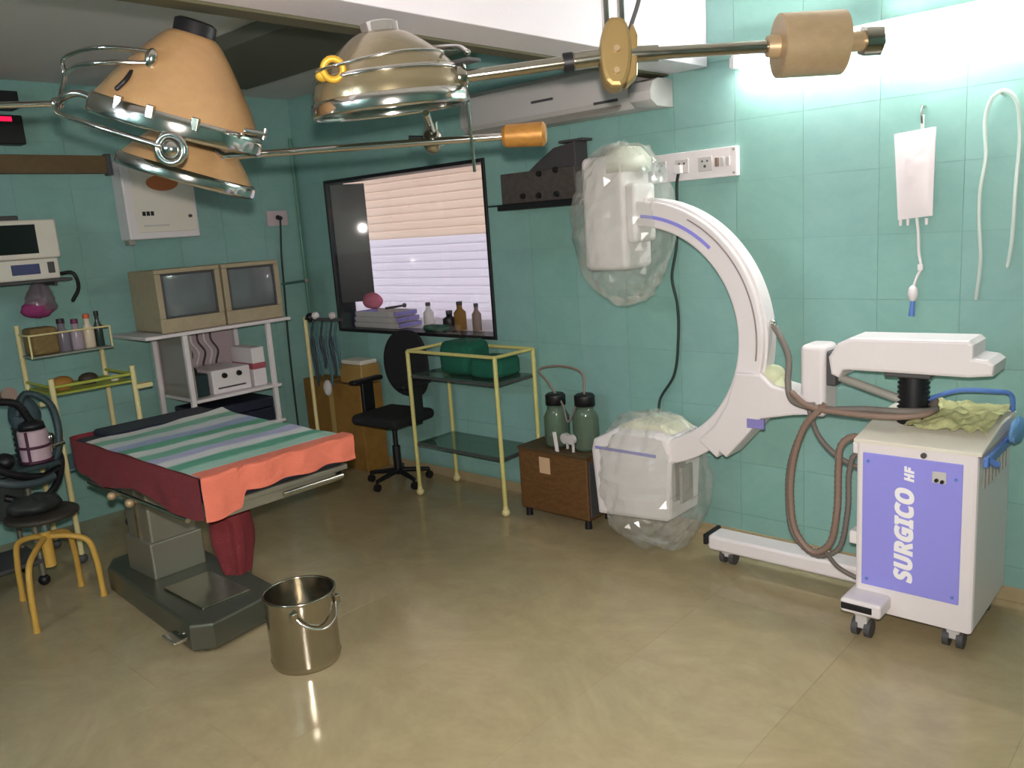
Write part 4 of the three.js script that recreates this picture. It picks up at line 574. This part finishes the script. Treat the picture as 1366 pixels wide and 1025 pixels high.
// ------------------------------------------------------------------ operating table with its cloths
{
  const t = thing('operating_table', 'steel operating table with a dark navy mattress', 'operating table', [1.9, 0, 1.95]);
  const x0 = 1.36, x1 = 2.56, z0 = 1.62, z1 = 2.24, Y = 0.8;
  mesh('base', X([[1.15, 1.8], [1.25, 1.74], [2.1, 1.78], [2.2, 1.86], [2.24, 2.13], [2.18, 2.2], [1.25, 2.14], [1.15, 2.08]].map(([x, z]) => [x, -z]), 0.012, 0.13, 0.012).rotateX(-Math.PI / 2), std(0x73766a, 0.34, 0.75), t, { label: 'worn steel base' });
  for (const [x, z] of [[1.22, 1.82], [1.22, 2.06], [2.15, 1.9], [2.17, 2.13]]) mesh('foot_pad', C([x, 0, z], [x, 0.016, z], 0.025), M.black, t);
  mesh('column', B(1.36, 1.6, 0.125, 0.64, 1.84, 2.06, 0.012), M.brushed, t); mesh('column_sleeve', B(1.345, 1.615, 0.125, 0.3, 1.825, 2.075, 0.01), M.brushed, t); mesh('base_hatch', B(1.75, 2.1, 0.128, 0.14, 1.88, 2.1, 0.004), M.steel, t);
  mesh('column_strip', B(1.475, 1.495, 0.13, 0.63, 2.058, 2.066, 0.002), M.steel, t); mesh('pedal', [B(2.05, 2.16, 0.06, 0.075, 2.2, 2.26, 0.004), C([2.1, 0.068, 2.17], [2.1, 0.068, 2.21], 0.01)], M.chrome, t);
  mesh('top_frame', [B(x0 + 0.02, x1 - 0.02, 0.64, 0.68, z0 + 0.03, z0 + 0.07, 0.005), B(x0 + 0.02, x1 - 0.02, 0.64, 0.68, z1 - 0.07, z1 - 0.03, 0.005), B(x0 + 0.02, x0 + 0.06, 0.64, 0.68, z0 + 0.03, z1 - 0.03, 0.005), B(x1 - 0.06, x1 - 0.02, 0.64, 0.68, z0 + 0.03, z1 - 0.03, 0.005)], M.brushed, t);
  mesh('table_plate', B(x0 + 0.01, x1 - 0.01, 0.68, 0.7, z0 + 0.01, z1 - 0.01, 0.004), M.brushed, t);
  mesh('side_rail', [C([1.5, 0.625, z1 + 0.0], [2.4, 0.625, z1 + 0.0], 0.01)], M.steel, t); mesh('foot_rail', C([x1 + 0.005, 0.665, z0 + 0.05], [x1 + 0.005, 0.665, z1 - 0.3], 0.01), M.steel, t);
  for (const x of [1.78, 1.95]) mesh('rail_knob', S(x, 0.615, z1 + 0.02, 0.018), M.brass, t);
  mesh('mattress', B(x0, x1, 0.7, Y, z0, z1, 0.035), M.navy, t); mesh('head_roll', B(x0 - 0.015, 1.56, Y - 0.02, Y + 0.02, z0, z1 - 0.1, 0.018), M.navy, t);
  // maroon cloth along the long side and round the head corner
  const side = grid(60, 10, (u, v) => { const q = u * 1.5; let x, z; const r = 0.05; if (q < 1.12) { x = 2.55 - q; z = z1 + 0.012; } else if (q < 1.12 + r * 1.57) { const a = (q - 1.12) / r; x = 1.43 - r * Math.sin(a) - 0.0; z = z1 + 0.012 - r + r * Math.cos(a); } else { x = 1.38 - 0.03; z = z1 + 0.012 - r - (q - 1.12 - r * 1.57); x = 1.38; } const n = nz.noise(q * 9, v * 2, 3) * 0.008 * v; const y = Y + 0.008 - v * (0.15 + 0.02 * Math.sin(q * 9)); return [x - (q > 1.15 ? 0.04 : 0), y, z + n + 0.004 * Math.sin(q * 30) * v]; });
  const sideTop = grid(40, 4, (u, v) => [2.55 - u * 1.0, Y + 0.008, z1 + 0.012 - v * 0.08]);
  solo('maroon_cloth', [side, sideTop], M.maroon, 'maroon cloth hanging along the long side of the operating table', 'cloth');
  // striped sheet
  const sh = grid(60, 40, (u, v) => { const x = 1.565 + u * 1.005, z = z0 - 0.005 + v * (z1 - z0 + 0.015); return [x + 0.02 * nz.noise(v * 4, 2, 7) * (1 - u), Y + 0.014 + 0.006 * nz.noise(u * 6, v * 4, 1) + 0.02 * Math.pow(Math.max(0, 1 - u * 4), 2) * Math.max(0, 1 - v * 2), z]; });
  { const p = sh.attributes.position, uv = sh.attributes.uv; for (let i = 0; i < p.count; i++) uv.setXY(i, (p.getX(i) - 1.56) / 1.02, (p.getZ(i) - z0) / 2); }
  solo('striped_sheet', sh, sheetMat, 'green, white and lilac striped sheet spread on the operating table', 'sheet', undefined, { keepUV: true });
  // salmon cloth over the foot edge, longer at the near corner
  const or = grid(70, 16, (u, v) => { const z = z1 + 0.018 - u * (z1 - z0 + 0.03), long = u < 0.22 ? 0.16 - 0.03 * u : u < 0.25 ? 0.153 - (u - 0.22) / 0.03 * 0.06 : 0.093, q = v * (0.07 + long + 0.004 * Math.sin(u * 21)); const top = q < 0.07; return [top ? x1 - 0.05 + q : x1 + 0.02 + 0.008 * Math.sin(u * 22) * v + nz.noise(u * 12, v * 3, 2) * 0.006, top ? Y + 0.022 : Y + 0.018 - (q - 0.07), z]; });
  solo('salmon_cloth', or, M.orange, 'salmon orange cloth folded over the foot end of the operating table', 'cloth');
  const mb = grid(30, 24, (u, v) => { const a = u * 2 * Math.PI, w = 0.6 + 0.4 * Math.sin(Math.PI * Math.min(1, v * 0.9 + 0.1)), k = 1 + 0.12 * Math.sin(a * 5) * v + 0.1 * nz.noise(Math.cos(a), Math.sin(a), v * 3); return [2.28 + 0.09 * w * k * Math.cos(a), 0.64 - v * 0.32, 2.02 + 0.08 * w * k * Math.sin(a)]; });
  solo('maroon_bundle', mb, M.maroon, 'gathered dark maroon cloth hanging under the foot end of the operating table', 'cloth');
}
// ------------------------------------------------------------------ steel bucket
{
  const x = 2.585, z = 1.94, t = thing('steel_bucket', 'open cylindrical stainless steel bucket on the floor beside the operating table', 'bucket', [x, 0, z]);
  mesh('bucket_body', L([[0, 0.012], [0.118, 0.012], [0.126, 0], [0.13, 0.006], [0.131, 0.02], [0.134, 0.025], [0.131, 0.032], [0.131, 0.2], [0.134, 0.206], [0.131, 0.212], [0.132, 0.27], [0.138, 0.276], [0.138, 0.284], [0.132, 0.286], [0.128, 0.28], [0.127, 0.03], [0, 0.02]], x, 0, z, 64), M.steel, t);
  mesh('handle', T([[x + 0.1, 0.24, z + 0.095], [x + 0.135, 0.2, z + 0.07], [x + 0.15, 0.17, z + 0.0], [x + 0.135, 0.19, z - 0.06], [x + 0.105, 0.24, z - 0.09]], 0.005, 30), M.chrome, t);
  for (const s of [-1, 1]) mesh('handle_lug', B(x + 0.085, x + 0.112, 0.225, 0.255, z + s * 0.095 - 0.012, z + s * 0.095 + 0.012, 0.004), M.steel, t);
}
renderer.render(scene, camera);
